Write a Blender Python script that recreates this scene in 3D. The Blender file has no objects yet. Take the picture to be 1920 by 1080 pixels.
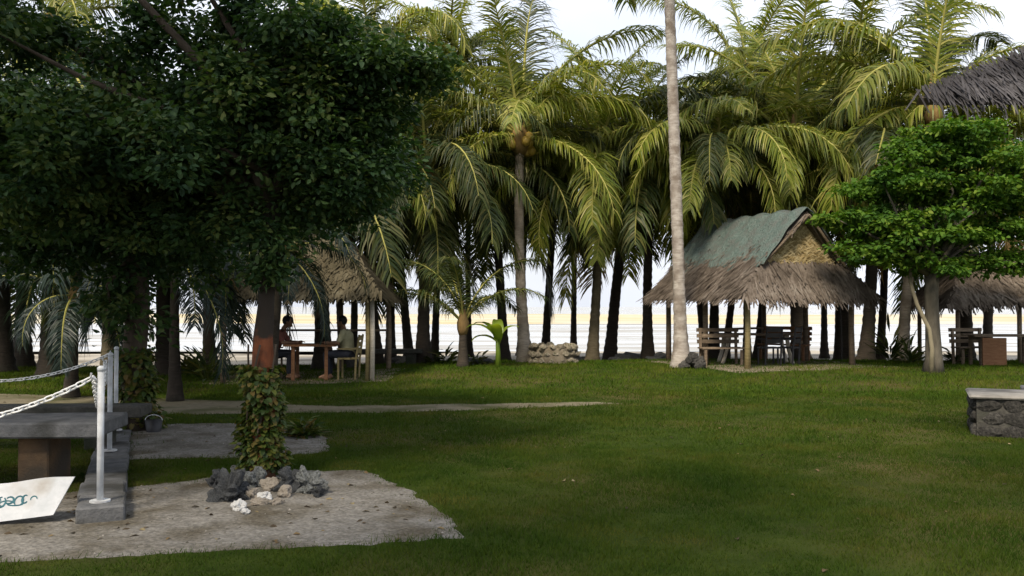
import bpy, bmesh, math, random
import numpy as np
from mathutils import Vector, Matrix, noise

# ------------------------------------------------------------------ camera, sky, sun, exposure
R = math.radians
SC = bpy.context.scene
F, HZ, CH = 1700.0, 575.0, 1.6          # focal length in photo pixels, horizon row, eye height
cam_d = bpy.data.cameras.new('camera'); cam = bpy.data.objects.new('camera', cam_d)
SC.collection.objects.link(cam); SC.camera = cam
cam.location = (0, 0, CH)
cam.rotation_euler = (R(90) + math.atan((HZ - 540) / F), 0, 0)
cam_d.sensor_width = 36; cam_d.lens = 36 * F / 1920; cam_d.clip_end = 20000; cam_d.clip_start = 0.05

SUN_EL, SUN_AZ = 48.0, 203.0             # elevation; azimuth clockwise from +Y (from behind the camera, a little left)
wd = bpy.data.worlds.new('World'); SC.world = wd; wd.use_nodes = True
nt = wd.node_tree; nt.nodes.clear()
wo = nt.nodes.new('ShaderNodeOutputWorld'); bg = nt.nodes.new('ShaderNodeBackground'); bg.inputs['Strength'].default_value = 0.1
sky = nt.nodes.new('ShaderNodeTexSky'); sky.sky_type = 'NISHITA'; sky.sun_disc = False
sky.sun_elevation = R(SUN_EL); sky.sun_rotation = R(SUN_AZ); sky.air_density = 1.3; sky.dust_density = 3.0
tc = nt.nodes.new('ShaderNodeTexCoord'); cn = nt.nodes.new('ShaderNodeTexNoise')
cn.inputs['Scale'].default_value = 2.2; cn.inputs['Detail'].default_value = 5
cr = nt.nodes.new('ShaderNodeMapRange'); cr.inputs[1].default_value = 0.32; cr.inputs[2].default_value = 0.62
cr.inputs[3].default_value = 0.55; cr.inputs[4].default_value = 0.97
mx = nt.nodes.new('ShaderNodeMix'); mx.data_type = 'RGBA'
mx.inputs[7].default_value = (8.5, 8.9, 9.9, 1)  # high thin cloud
nt.links.new(tc.outputs['Generated'], cn.inputs['Vector']); nt.links.new(cn.outputs['Fac'], cr.inputs[0])
nt.links.new(cr.outputs[0], mx.inputs[0]); nt.links.new(sky.outputs[0], mx.inputs[6])
nt.links.new(mx.outputs[2], bg.inputs['Color']); nt.links.new(bg.outputs[0], wo.inputs['Surface'])

sd = bpy.data.lights.new('sun', 'SUN'); sd.energy = 3.8; sd.angle = R(13); sd.color = (1.0, 0.88, 0.70)
so = bpy.data.objects.new('sun', sd); SC.collection.objects.link(so)
_sv = Vector((math.sin(R(SUN_AZ)) * math.cos(R(SUN_EL)), math.cos(R(SUN_AZ)) * math.cos(R(SUN_EL)), math.sin(R(SUN_EL))))
so.rotation_euler = _sv.to_track_quat('Z', 'Y').to_euler()
SC.view_settings.view_transform = 'Standard'; SC.view_settings.look = 'None'
SC.view_settings.exposure = 0.5; SC.view_settings.gamma = 1.0; SC.view_settings.use_curve_mapping = False
SC.render.engine = 'CYCLES'
SC.cycles.max_bounces = 6; SC.cycles.diffuse_bounces = 3; SC.cycles.transparent_max_bounces = 8

rng = random.Random(7); NR = np.random.default_rng(11)
C = SC.collection

# ------------------------------------------------------------------ helpers
def WX(px, d): return (px - 960) / F * d
def WZ(py, d): return CH + (HZ - py) / F * d
def sstep(a, b, x):
    t = np.clip((np.asarray(x, float) - a) / (b - a), 0, 1); return t * t * (3 - 2 * t)
def gz(x, y):
    x = np.asarray(x, float); y = np.asarray(y, float)
    m = 0.17 * sstep(15.2, 21.5, y) * (0.12 + 0.88 * sstep(-4.6, -1.2, x))
    und = 0.022 * np.sin(x * 0.55 + 1.3) * np.sin(y * 0.43 + 0.4) * sstep(6, 12, y)
    return m + und - 0.42 * sstep(23.2, 30, y) - 0.95 * sstep(30, 60, y)
def G(x, y): return float(gz(x, y))
def gpt(px, py):      # a point of level ground seen at a photo pixel
    d = CH * F / (py - HZ); return (WX(px, d), d)

def setp(o, label=None, cat=None, group=None, kind=None):
    if label: o['label'] = label
    if cat: o['category'] = cat
    if group: o['group'] = group
    if kind: o['kind'] = kind
    return o
def link(o, parent=None):
    C.objects.link(o)
    if parent is not None: o.parent = parent
    return o
def empty(name, loc=(0, 0, 0), rz=0.0, label=None, cat=None, group=None):
    o = bpy.data.objects.new(name, None); o.location = loc; o.rotation_euler = (0, 0, rz); o.empty_display_size = 0.1
    link(o); return setp(o, label, cat, group)

class MB:
    """collects verts and faces of one mesh"""
    def __init__(s): s.v = []; s.f = []
    def add(s, vs, fs):
        b = len(s.v); s.v += [tuple(p) for p in vs]; s.f += [tuple(b + i for i in f) for f in fs]
    def box(s, c, size, rz=0.0, tilt=None, jit=0.0):
        hx, hy, hz = size[0] / 2, size[1] / 2, size[2] / 2
        M = Matrix.Rotation(rz, 3, 'Z')
        if tilt is not None: M = M @ tilt
        vs = []
        for x in (-hx, hx):
            for y in (-hy, hy):
                for z in (-hz, hz):
                    p = M @ Vector((x, y, z)) + Vector(c)
                    if jit: p += Vector((rng.uniform(-jit, jit), rng.uniform(-jit, jit), rng.uniform(-jit, jit)))
                    vs.append(p)
        s.add(vs, [(0, 1, 3, 2), (4, 6, 7, 5), (0, 4, 5, 1), (2, 3, 7, 6), (0, 2, 6, 4), (1, 5, 7, 3)])
    def tube(s, pts, rads, n=8, cap=True, wob=0.0):
        pts = [Vector(p) for p in pts]; vs = []; fs = []
        up = Vector((0, 0, 1)); prev = None
        for i, p in enumerate(pts):
            t = (pts[min(i + 1, len(pts) - 1)] - pts[max(i - 1, 0)])
            t = t.normalized() if t.length > 1e-9 else up
            if prev is None:
                a = t.cross(Vector((0, 0, 1)) if abs(t.z) < 0.9 else Vector((1, 0, 0))).normalized()
            else:
                a = prev - t * prev.dot(t)
                a = a.normalized() if a.length > 1e-6 else t.orthogonal().normalized()
            prev = a; b = t.cross(a); r = rads[i] if hasattr(rads, '__len__') else rads
            for k in range(n):
                q = 2 * math.pi * k / n; rr = r * (1 + (rng.uniform(-wob, wob) if wob else 0))
                vs.append(p + (a * math.cos(q) + b * math.sin(q)) * rr)
        for i in range(len(pts) - 1):
            for k in range(n):
                k2 = (k + 1) % n
                fs.append((i * n + k, i * n + k2, (i + 1) * n + k2, (i + 1) * n + k))
        if cap:
            fs.append(tuple(range(n - 1, -1, -1))); fs.append(tuple((len(pts) - 1) * n + k for k in range(n)))
        s.add(vs, fs)
    def ball(s, c, r, sub=1, sq=(1, 1, 1)):
        bm = bmesh.new(); bmesh.ops.create_icosphere(bm, subdivisions=sub, radius=1.0)
        vs = [Vector(c) + Vector((v.co.x * r * sq[0], v.co.y * r * sq[1], v.co.z * r * sq[2])) for v in bm.verts]
        fs = [tuple(v.index for v in f.verts) for f in bm.faces]; bm.free(); s.add(vs, fs)
    def mesh(s, name, mat, smooth=False):
        me = bpy.data.meshes.new(name); me.from_pydata([tuple(v) for v in s.v], [], s.f)
        if mat: me.materials.append(mat)
        if smooth: me.polygons.foreach_set('use_smooth', [True] * len(me.polygons))
        me.update(); return me
    def build(s, name, mat, parent=None, smooth=False, bevel=0.0):
        o = bpy.data.objects.new(name, s.mesh(name, mat, smooth)); link(o, parent)
        if bevel:
            m = o.modifiers.new('edge', 'BEVEL'); m.width = bevel; m.segments = 1; m.limit_method = 'ANGLE'
        return o

def bulk_mesh(name, V, faces_idx, nper, mat, rnd=None):
    """numpy mesh: V (n,3), faces_idx flat loop array with nper corners per face"""
    me = bpy.data.meshes.new(name)
    me.vertices.add(len(V)); me.vertices.foreach_set('co', np.ascontiguousarray(V, np.float32).ravel())
    nf = len(faces_idx) // nper
    me.loops.add(len(faces_idx)); me.loops.foreach_set('vertex_index', np.ascontiguousarray(faces_idx, np.int32))
    me.polygons.add(nf); me.polygons.foreach_set('loop_start', np.arange(0, nf * nper, nper, dtype=np.int32))
    if rnd is not None:
        a = me.attributes.new('rnd', 'FLOAT', 'POINT'); a.data.foreach_set('value', np.ascontiguousarray(rnd, np.float32))
    if mat: me.materials.append(mat)
    me.update(calc_edges=True); return me

def nrm(a): return a / np.maximum(np.linalg.norm(a, axis=-1, keepdims=True), 1e-9)
def leaves(name, P, D, N, L, Wd, mat, full=True, rnd=None):
    """P base points, D directions, N up-normals, L lengths, Wd half widths -> folded leaf meshes"""
    n = len(P); D = nrm(D); S = nrm(np.cross(D, N)); U = np.cross(S, D)
    L = np.broadcast_to(L, (n,))[:, None]; Wd = np.broadcast_to(Wd, (n,))[:, None]
    if full:
        droop = L * 0.16
        v = [P, P + D * L * .40 + S * Wd + U * Wd * .35, P + D * L * .40 - S * Wd + U * Wd * .35, P + D * L * .42,
             P + D * L * .78 + S * Wd * .72 + U * Wd * .2 - U * droop * .5, P + D * L * .78 - S * Wd * .72 + U * Wd * .2 - U * droop * .5,
             P + D * L * .80 - U * droop * .6, P + D * L - U * droop]
        V = np.stack(v, 1).reshape(-1, 3); b = (np.arange(n) * 8)[:, None]
        T = np.array([0, 1, 3, 0, 3, 2, 3, 1, 4, 3, 4, 6, 2, 3, 6, 2, 6, 5, 6, 4, 7, 6, 7, 5])
        idx = (b + T[None]).ravel(); k = 8
    else:
        v = [P, P + D * L * .45 + S * Wd + U * Wd * .4, P + D * L, P + D * L * .45 - S * Wd + U * Wd * .4]
        V = np.stack(v, 1).reshape(-1, 3); b = (np.arange(n) * 4)[:, None]
        idx = (b + np.array([0, 1, 2, 0, 2, 3])[None]).ravel(); k = 4
    return bulk_mesh(name, V, idx, 3, mat, np.repeat(NR.random(n) if rnd is None else rnd, k))

# ------------------------------------------------------------------ materials
def base_mat(name):
    m = bpy.data.materials.new(name); m.use_nodes = True; t = m.node_tree; t.nodes.clear()
    out = t.nodes.new('ShaderNodeOutputMaterial'); return m, t, out
def M(name, c1, c2, scale=6.0, rough=0.85, bump=0.3, detail=6, stretch=(1, 1, 1), c3=None, s3=1.2, spec=0.25, bscale=None, rnd=0.0, bdist=0.02):
    m, t, out = base_mat(name); L = t.links
    p = t.nodes.new('ShaderNodeBsdfPrincipled'); p.inputs['Roughness'].default_value = rough; p.inputs['Specular IOR Level'].default_value = spec
    tcn = t.nodes.new('ShaderNodeTexCoord'); mp = t.nodes.new('ShaderNodeMapping'); mp.inputs['Scale'].default_value = stretch
    L.new(tcn.outputs['Object'], mp.inputs['Vector'])
    n = t.nodes.new('ShaderNodeTexNoise'); n.inputs['Scale'].default_value = scale; n.inputs['Detail'].default_value = detail; n.inputs['Roughness'].default_value = 0.65
    L.new(mp.outputs[0], n.inputs['Vector'])
    r = t.nodes.new('ShaderNodeMapRange'); r.inputs[1].default_value = 0.33; r.inputs[2].default_value = 0.67; L.new(n.outputs['Fac'], r.inputs[0])
    x = t.nodes.new('ShaderNodeMix'); x.data_type = 'RGBA'; x.inputs[6].default_value = (*c1, 1); x.inputs[7].default_value = (*c2, 1); L.new(r.outputs[0], x.inputs[0])
    col = x.outputs[2]
    if c3:
        n3 = t.nodes.new('ShaderNodeTexNoise'); n3.inputs['Scale'].default_value = s3; n3.inputs['Detail'].default_value = 4; L.new(tcn.outputs['Object'], n3.inputs['Vector'])
        r3 = t.nodes.new('ShaderNodeMapRange'); r3.inputs[1].default_value = 0.45; r3.inputs[2].default_value = 0.66; L.new(n3.outputs['Fac'], r3.inputs[0])
        x3 = t.nodes.new('ShaderNodeMix'); x3.data_type = 'RGBA'; x3.inputs[7].default_value = (*c3, 1); L.new(col, x3.inputs[6]); L.new(r3.outputs[0], x3.inputs[0]); col = x3.outputs[2]
    if rnd:
        oi = t.nodes.new('ShaderNodeObjectInfo'); mr = t.nodes.new('ShaderNodeMapRange'); mr.inputs[3].default_value = 1 - rnd; mr.inputs[4].default_value = 1 + rnd
        L.new(oi.outputs['Random'], mr.inputs[0]); hs = t.nodes.new('ShaderNodeHueSaturation'); L.new(mr.outputs[0], hs.inputs['Value']); L.new(col, hs.inputs['Color']); col = hs.outputs[0]
    L.new(col, p.inputs['Base Color'])
    if bump:
        b = t.nodes.new('ShaderNodeBump'); b.inputs['Strength'].default_value = bump; b.inputs['Distance'].default_value = bdist
        nb = n
        if bscale:
            nb = t.nodes.new('ShaderNodeTexNoise'); nb.inputs['Scale'].default_value = bscale; nb.inputs['Detail'].default_value = 8; L.new(mp.outputs[0], nb.inputs['Vector'])
        L.new(nb.outputs['Fac'], b.inputs['Height']); L.new(b.outputs[0], p.inputs['Normal'])
    L.new(p.outputs[0], out.inputs[0]); return m
def leafM(name, cols, trans=0.35, tcol=None, rough=0.5, spec=0.3, objvar=0.25, patch=0.0):
    """leaf material: colour runs through cols by each leaf's own random value, part of the light passes through"""
    m, t, out = base_mat(name); L = t.links
    at = t.nodes.new('ShaderNodeAttribute'); at.attribute_name = 'rnd'
    cr_ = t.nodes.new('ShaderNodeValToRGB'); e = cr_.color_ramp.elements
    while len(e) < len(cols): e.new(0.5)
    for i, c in enumerate(cols): e[i].position = i / (len(cols) - 1); e[i].color = (*c, 1)
    fac = at.outputs['Fac']
    if patch:
        tcn = t.nodes.new('ShaderNodeTexCoord'); n = t.nodes.new('ShaderNodeTexNoise'); n.inputs['Scale'].default_value = patch; n.inputs['Detail'].default_value = 8; n.inputs['Roughness'].default_value = 0.72
        L.new(tcn.outputs['Object'], n.inputs['Vector'])
        r = t.nodes.new('ShaderNodeMapRange'); r.inputs[1].default_value = 0.36; r.inputs[2].default_value = 0.64; L.new(n.outputs['Fac'], r.inputs[0])
        mm = t.nodes.new('ShaderNodeMix'); mm.inputs[0].default_value = 0.7; L.new(fac, mm.inputs[2]); L.new(r.outputs[0], mm.inputs[3]); fac = mm.outputs[0]
    L.new(fac, cr_.inputs[0])
    oi = t.nodes.new('ShaderNodeObjectInfo'); mr = t.nodes.new('ShaderNodeMapRange'); mr.inputs[3].default_value = 1 - objvar; mr.inputs[4].default_value = 1 + objvar
    L.new(oi.outputs['Random'], mr.inputs[0]); hs = t.nodes.new('ShaderNodeHueSaturation'); L.new(mr.outputs[0], hs.inputs['Value']); L.new(cr_.outputs[0], hs.inputs['Color'])
    p = t.nodes.new('ShaderNodeBsdfPrincipled'); p.inputs['Roughness'].default_value = rough; p.inputs['Specular IOR Level'].default_value = spec
    L.new(hs.outputs[0], p.inputs['Base Color'])
    tr = t.nodes.new('ShaderNodeBsdfTranslucent'); g = t.nodes.new('ShaderNodeMix'); g.data_type = 'RGBA'; g.blend_type = 'MULTIPLY'; g.inputs[0].default_value = 1
    L.new(hs.outputs[0], g.inputs[6]); g.inputs[7].default_value = (*(tcol or (1.5, 1.5, 0.7)), 1); L.new(g.outputs[2], tr.inputs['Color'])
    ms = t.nodes.new('ShaderNodeMixShader'); ms.inputs[0].default_value = trans
    L.new(p.outputs[0], ms.inputs[1]); L.new(tr.outputs[0], ms.inputs[2]); L.new(ms.outputs[0], out.inputs[0]); return m

m_lawn = M('lawn_soil', (0.022, 0.036, 0.006), (0.042, 0.060, 0.010), 3.0, 0.95, 0.6, c3=(0.075, 0.064, 0.024), s3=0.35, bscale=60, spec=0.05)
m_grass = leafM('grass_blade', [(0.018, 0.044, 0.006), (0.036, 0.068, 0.008), (0.056, 0.082, 0.010), (0.110, 0.098, 0.026)], 0.25, (1.3, 1.3, 0.5), 0.7, 0.05, 0.0, patch=0.9)
m_grassy = leafM('bank_grass_blade', [(0.024, 0.058, 0.006), (0.045, 0.086, 0.008), (0.072, 0.104, 0.011), (0.125, 0.120, 0.026)], 0.25, (1.3, 1.3, 0.5), 0.7, 0.05, 0.0, patch=0.7)
m_sand = M('pale_sand', (0.158, 0.148, 0.131), (0.236, 0.223, 0.202), 9, 0.95, 1.0, c3=(0.105, 0.092, 0.07), s3=1.9, bscale=16, spec=0.05, bdist=0.025)
_t = m_sand.node_tree; _p = [n for n in _t.nodes if n.type == 'BSDF_PRINCIPLED'][0]; _src = _p.inputs['Base Color'].links[0].from_socket      # coarse coral grains
_tc = _t.nodes.new('ShaderNodeTexCoord'); _v = _t.nodes.new('ShaderNodeTexNoise'); _v.inputs['Scale'].default_value = 38; _v.inputs['Detail'].default_value = 3; _t.links.new(_tc.outputs['Object'], _v.inputs[0])
_m = _t.nodes.new('ShaderNodeMapRange'); _m.inputs[1].default_value = .36; _m.inputs[2].default_value = .66; _m.inputs[3].default_value = .72; _m.inputs[4].default_value = 1.2; _t.links.new(_v.outputs['Fac'], _m.inputs[0])
_h = _t.nodes.new('ShaderNodeHueSaturation'); _t.links.new(_m.outputs[0], _h.inputs['Value']); _t.links.new(_src, _h.inputs['Color']); _t.links.new(_h.outputs[0], _p.inputs['Base Color'])
m_path = M('path_sand', (0.125, 0.108, 0.070), (0.19, 0.166, 0.118), 7, 0.95, 0.6, c3=(0.075, 0.075, 0.035), s3=1.1, bscale=40, spec=0.08)
m_beach = M('beach_sand', (0.28, 0.25, 0.20), (0.42, 0.385, 0.32), 0.6, 0.9, 0.5, stretch=(0.5, 2, 1), c3=(0.15, 0.13, 0.10), s3=0.25, bscale=8, spec=0.1)
m_bar = M('sandbar_sand', (0.40, 0.33, 0.19), (0.54, 0.47, 0.32), 0.05, 0.9, 0.2, stretch=(0.25, 2, 1), c3=(0.50, 0.47, 0.40), s3=0.02, spec=0.1)
m_dirt = M('bare_ground', (0.13, 0.105, 0.075), (0.22, 0.19, 0.14), 5, 0.95, 0.6, bscale=35, spec=0.05)
m_conc = M('weathered_concrete', (0.085, 0.088, 0.092), (0.16, 0.16, 0.162), 8, 0.9, 0.5, c3=(0.05, 0.05, 0.046), s3=2.5, bscale=50)
m_wallst = M('dark_rubble', (0.022, 0.021, 0.020), (0.07, 0.066, 0.06), 12, 0.95, 1.0, c3=(0.10, 0.095, 0.085), s3=5, bscale=26, rnd=0.35)
m_concd = M('mossy_concrete', (0.04, 0.038, 0.034), (0.095, 0.09, 0.078), 9, 0.95, 0.6, c3=(0.028, 0.032, 0.022), s3=2.2, bscale=40)
m_cap = M('cement_cap', (0.20, 0.188, 0.168), (0.30, 0.285, 0.26), 6, 0.9, 0.4, c3=(0.12, 0.112, 0.10), s3=2, bscale=50)
m_brn = M('brown_plaster', (0.09, 0.054, 0.028), (0.15, 0.094, 0.05), 7, 0.9, 0.5, c3=(0.05, 0.04, 0.03), s3=2.5, bscale=50)
m_postw = M('white_pipe_paint', (0.52, 0.55, 0.58), (0.66, 0.68, 0.70), 14, 0.5, 0.15, c3=(0.36, 0.36, 0.36), s3=5, spec=0.4)
m_chain = M('white_chain_plastic', (0.72, 0.73, 0.74), (0.82, 0.82, 0.80), 20, 0.4, 0.05, spec=0.4)
m_board = M('white_board_paint', (0.42, 0.44, 0.46), (0.54, 0.55, 0.57), 7, 0.7, 0.4, c3=(0.30, 0.28, 0.25), s3=3)
m_ink = M('blue_green_paint', (0.03, 0.10, 0.13), (0.05, 0.15, 0.17), 9, 0.7, 0)
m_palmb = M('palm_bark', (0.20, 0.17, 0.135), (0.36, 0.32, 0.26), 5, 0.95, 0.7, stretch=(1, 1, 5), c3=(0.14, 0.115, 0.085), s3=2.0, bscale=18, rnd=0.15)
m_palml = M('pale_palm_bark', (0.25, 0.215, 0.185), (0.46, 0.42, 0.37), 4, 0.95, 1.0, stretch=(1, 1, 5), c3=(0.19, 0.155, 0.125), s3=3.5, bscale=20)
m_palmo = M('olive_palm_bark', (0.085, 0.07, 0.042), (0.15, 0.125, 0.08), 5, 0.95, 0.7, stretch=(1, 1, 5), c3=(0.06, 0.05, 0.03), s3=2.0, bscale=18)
m_palmd = M('shade_darkened_palm_bark', (0.024, 0.020, 0.016), (0.055, 0.044, 0.034), 5, 0.95, 0.7, stretch=(1, 1, 5), c3=(0.03, 0.027, 0.02), s3=2.0, bscale=18, rnd=0.25)  # bark colour darkened to carry the canopy's shade on the trunks
m_bark = M('tree_bark', (0.040, 0.030, 0.022), (0.085, 0.065, 0.048), 6, 0.95, 0.9, stretch=(1, 1, 0.3), bscale=14)
m_redb = M('red_brown_bark', (0.15, 0.042, 0.018), (0.21, 0.075, 0.034), 7, 0.9, 0.7, stretch=(1, 1, 0.4), c3=(0.05, 0.03, 0.02), s3=6, bscale=20)
_t = m_redb.node_tree; _p = [n for n in _t.nodes if n.type == 'BSDF_PRINCIPLED'][0]; _src = _p.inputs['Base Color'].links[0].from_socket      # bare red-brown patch on otherwise dark bark
_tc = _t.nodes.new('ShaderNodeTexCoord'); _sx = _t.nodes.new('ShaderNodeSeparateXYZ'); _t.links.new(_tc.outputs['Object'], _sx.inputs[0]); _n = _t.nodes.new('ShaderNodeTexNoise'); _n.inputs['Scale'].default_value = 9; _t.links.new(_tc.outputs['Object'], _n.inputs[0])
_a = _t.nodes.new('ShaderNodeMath'); _a.operation = 'MULTIPLY_ADD'; _a.inputs[1].default_value = .5; _t.links.new(_n.outputs['Fac'], _a.inputs[0]); _t.links.new(_sx.outputs['Z'], _a.inputs[2])
_m = _t.nodes.new('ShaderNodeMapRange'); _m.inputs[1].default_value = 1.50; _m.inputs[2].default_value = 1.62; _t.links.new(_a.outputs[0], _m.inputs[0])
_x = _t.nodes.new('ShaderNodeMix'); _x.data_type = 'RGBA'; _x.inputs[7].default_value = (.034, .026, .02, 1); _t.links.new(_m.outputs[0], _x.inputs[0]); _t.links.new(_src, _x.inputs[6]); _t.links.new(_x.outputs[2], _p.inputs['Base Color'])
m_greyb = M('grey_tree_bark', (0.065, 0.058, 0.045), (0.135, 0.12, 0.092), 6, 0.95, 1.0, stretch=(1, 1, 0.3), bscale=14)
m_fibre = M('palm_fibre', (0.16, 0.10, 0.04), (0.30, 0.20, 0.08), 9, 0.95, 0.8, stretch=(1, 1, 0.3), bscale=20)
m_nut = M('yellow_coconut', (0.40, 0.26, 0.04), (0.52, 0.36, 0.08), 5, 0.45, 0.1, spec=0.4)
m_rach = M('frond_rib', (0.22, 0.22, 0.05), (0.32, 0.29, 0.08), 3, 0.6, 0.1)
m_wood = M('weathered_wood', (0.11, 0.08, 0.055), (0.22, 0.17, 0.12), 5, 0.85, 0.5, stretch=(1, 1, 6), bscale=25, rnd=0.3)
m_woody = M('yellow_timber', (0.20, 0.16, 0.07), (0.32, 0.26, 0.13), 5, 0.85, 0.4, stretch=(1, 1, 5), bscale=25)
m_woodp = M('pale_timber', (0.40, 0.36, 0.29), (0.54, 0.49, 0.41), 5, 0.85, 0.4, stretch=(1, 1, 5), bscale=25)
m_stem = M('olive_bark', (0.15, 0.13, 0.085), (0.25, 0.22, 0.15), 6, 0.9, 0.6, stretch=(1, 1, .4), bscale=18)
m_woodr = M('red_brown_timber', (0.16, 0.075, 0.035), (0.24, 0.125, 0.065), 5, 0.8, 0.4, stretch=(1, 1, 5), bscale=25)
m_dark = M('black_plastic', (0.012, 0.012, 0.014), (0.03, 0.03, 0.034), 9, 0.5, 0.1, spec=0.4)
m_stone = M('coral_stone', (0.16, 0.135, 0.10), (0.32, 0.28, 0.22), 7, 0.95, 0.9, c3=(0.10, 0.10, 0.055), s3=3, bscale=22, rnd=0.3)
m_rockd = M('dark_coral_rock', (0.030, 0.033, 0.036), (0.11, 0.115, 0.12), 11, 0.95, 1.0, bscale=26, rnd=0.2)
m_rockg = M('grey_coral_rock', (0.12, 0.13, 0.135), (0.28, 0.29, 0.28), 11, 0.95, 1.0, c3=(0.06, 0.065, 0.06), s3=6, bscale=26)
m_rockw = M('white_coral_rock', (0.48, 0.48, 0.47), (0.66, 0.66, 0.65), 9, 0.9, 0.6, bscale=26)
m_rockc = M('cream_coral_rock', (0.27, 0.235, 0.19), (0.42, 0.37, 0.31), 9, 0.95, 0.8, bscale=26)
m_thatch = leafM('thatch_straw', [(0.050, 0.040, 0.032), (0.105, 0.085, 0.068), (0.17, 0.14, 0.115), (0.26, 0.23, 0.195)], 0.1, (1, 1, 1), 0.9, 0.1, 0.0, patch=1.5)
m_thatchg = leafM('olive_thatch', [(0.032, 0.028, 0.017), (0.062, 0.053, 0.032), (0.095, 0.08, 0.05), (0.14, 0.125, 0.085)], 0.1, (1, 1, 1), 0.9, 0.1, 0.0, patch=1.5)
m_thatchd = leafM('grey_thatch', [(0.018, 0.017, 0.018), (0.038, 0.036, 0.038), (0.060, 0.057, 0.060), (0.115, 0.110, 0.113)], 0.05, (1, 1, 1), 0.9, 0.1, 0.0, patch=1.5)
m_under = M('thatch_underside', (0.07, 0.055, 0.04), (0.12, 0.10, 0.075), 8, 0.95, 0.6, bscale=30)
m_weave = M('woven_matting', (0.34, 0.25, 0.12), (0.52, 0.41, 0.22), 22, 0.9, 0.6, c3=(0.26, 0.19, 0.09), s3=5)
m_net = M('green_net_cloth', (0.062, 0.092, 0.082), (0.130, 0.168, 0.152), 16, 0.85, 1.0, c3=(0.10, 0.112, 0.102), s3=4, bscale=22, bdist=0.06)
m_leafA = leafM('dark_broad_leaf', [(0.012, 0.032, 0.014), (0.026, 0.058, 0.021), (0.052, 0.094, 0.028), (0.13, 0.15, 0.042)], 0.25, (1.4, 1.6, 0.6), 0.55, 0.2, 0.0)
m_leafB = leafM('bright_broad_leaf', [(0.024, 0.064, 0.012), (0.048, 0.110, 0.015), (0.090, 0.165, 0.018), (0.165, 0.21, 0.03)], 0.3, (1.3, 1.5, 0.5), 0.6, 0.12, 0.0)
m_vine = leafM('vine_leaf', [(0.025, 0.05, 0.012), (0.05, 0.085, 0.016), (0.10, 0.12, 0.022), (0.15, 0.10, 0.035)], 0.3, (1.3, 1.4, 0.5), 0.5, 0.3, 0.0)
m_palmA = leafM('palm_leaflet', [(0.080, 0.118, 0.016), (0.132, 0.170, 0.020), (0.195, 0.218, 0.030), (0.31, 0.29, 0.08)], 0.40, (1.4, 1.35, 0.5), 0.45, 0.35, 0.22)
m_palmB = leafM('shaded_palm_leaflet', [(0.020, 0.036, 0.011), (0.036, 0.056, 0.013), (0.060, 0.078, 0.018), (0.105, 0.10, 0.032)], 0.3, (1.3, 1.3, 0.5), 0.5, 0.3, 0.3)  # darker copy of the palm leaflet, with the crowns' shade put into its colour
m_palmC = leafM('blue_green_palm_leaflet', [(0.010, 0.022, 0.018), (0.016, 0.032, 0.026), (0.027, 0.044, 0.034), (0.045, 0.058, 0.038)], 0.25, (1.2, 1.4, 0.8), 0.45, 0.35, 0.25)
m_palmX = leafM('dry_palm_leaflet', [(0.16, 0.10, 0.04), (0.24, 0.16, 0.07), (0.33, 0.25, 0.12)], 0.2, (1.2, 1.1, 0.7), 0.8, 0.1, 0.2)
m_banana = leafM('yellow_green_leaf', [(0.16, 0.24, 0.03), (0.22, 0.30, 0.04), (0.28, 0.34, 0.06)], 0.45, (1.5, 1.5, 0.4), 0.4, 0.3, 0.0)
m_litter = leafM('dry_leaf', [(0.035, 0.03, 0.022), (0.09, 0.065, 0.04), (0.17, 0.12, 0.06), (0.25, 0.21, 0.12)], 0.1, (1, 1, 1), 0.8, 0.1, 0.0)
m_skin = M('skin', (0.20, 0.11, 0.065), (0.25, 0.14, 0.085), 12, 0.55, 0, spec=0.35)
m_hair = M('black_hair', (0.008, 0.008, 0.012), (0.02, 0.02, 0.026), 30, 0.5, 0.2)
m_khaki = M('khaki_shirt', (0.30, 0.285, 0.17), (0.40, 0.38, 0.24), 9, 0.9, 0.2)
m_maroon = M('maroon_shirt', (0.17, 0.065, 0.05), (0.23, 0.095, 0.075), 9, 0.9, 0.2)
m_trous = M('dark_trousers', (0.018, 0.02, 0.03), (0.035, 0.038, 0.05), 9, 0.9, 0.2)
m_eye = M('eye', (0.02, 0.015, 0.012), (0.03, 0.02, 0.015), 5, 0.2, 0)

# water: a still, wet tidal flat that mirrors the sky, with bare wet sand streaks
m_water, t, out = base_mat('tidal_water'); L_ = t.links
p = t.nodes.new('ShaderNodeBsdfPrincipled'); tcn = t.nodes.new('ShaderNodeTexCoord'); mp = t.nodes.new('ShaderNodeMapping'); mp.inputs['Scale'].default_value = (0.025, 0.16, 1)
L_.new(tcn.outputs['Object'], mp.inputs[0]); n1 = t.nodes.new('ShaderNodeTexNoise'); n1.inputs['Scale'].default_value = 1.6; n1.inputs['Detail'].default_value = 7; n1.inputs['Roughness'].default_value = 0.7; L_.new(mp.outputs[0], n1.inputs[0])
r1 = t.nodes.new('ShaderNodeMapRange'); r1.inputs[1].default_value = 0.45; r1.inputs[2].default_value = 0.57; L_.new(n1.outputs['Fac'], r1.inputs[0])
x1 = t.nodes.new('ShaderNodeMix'); x1.data_type = 'RGBA'; x1.inputs[6].default_value = (0.50, 0.51, 0.50, 1); x1.inputs[7].default_value = (0.29, 0.275, 0.24, 1); L_.new(r1.outputs[0], x1.inputs[0]); L_.new(x1.outputs[2], p.inputs['Base Color'])
r2 = t.nodes.new('ShaderNodeMapRange'); r2.inputs[3].default_value = 0.10; r2.inputs[4].default_value = 0.55; L_.new(r1.outputs[0], r2.inputs[0]); L_.new(r2.outputs[0], p.inputs['Roughness'])
p.inputs['Specular IOR Level'].default_value = 0.6
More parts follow.
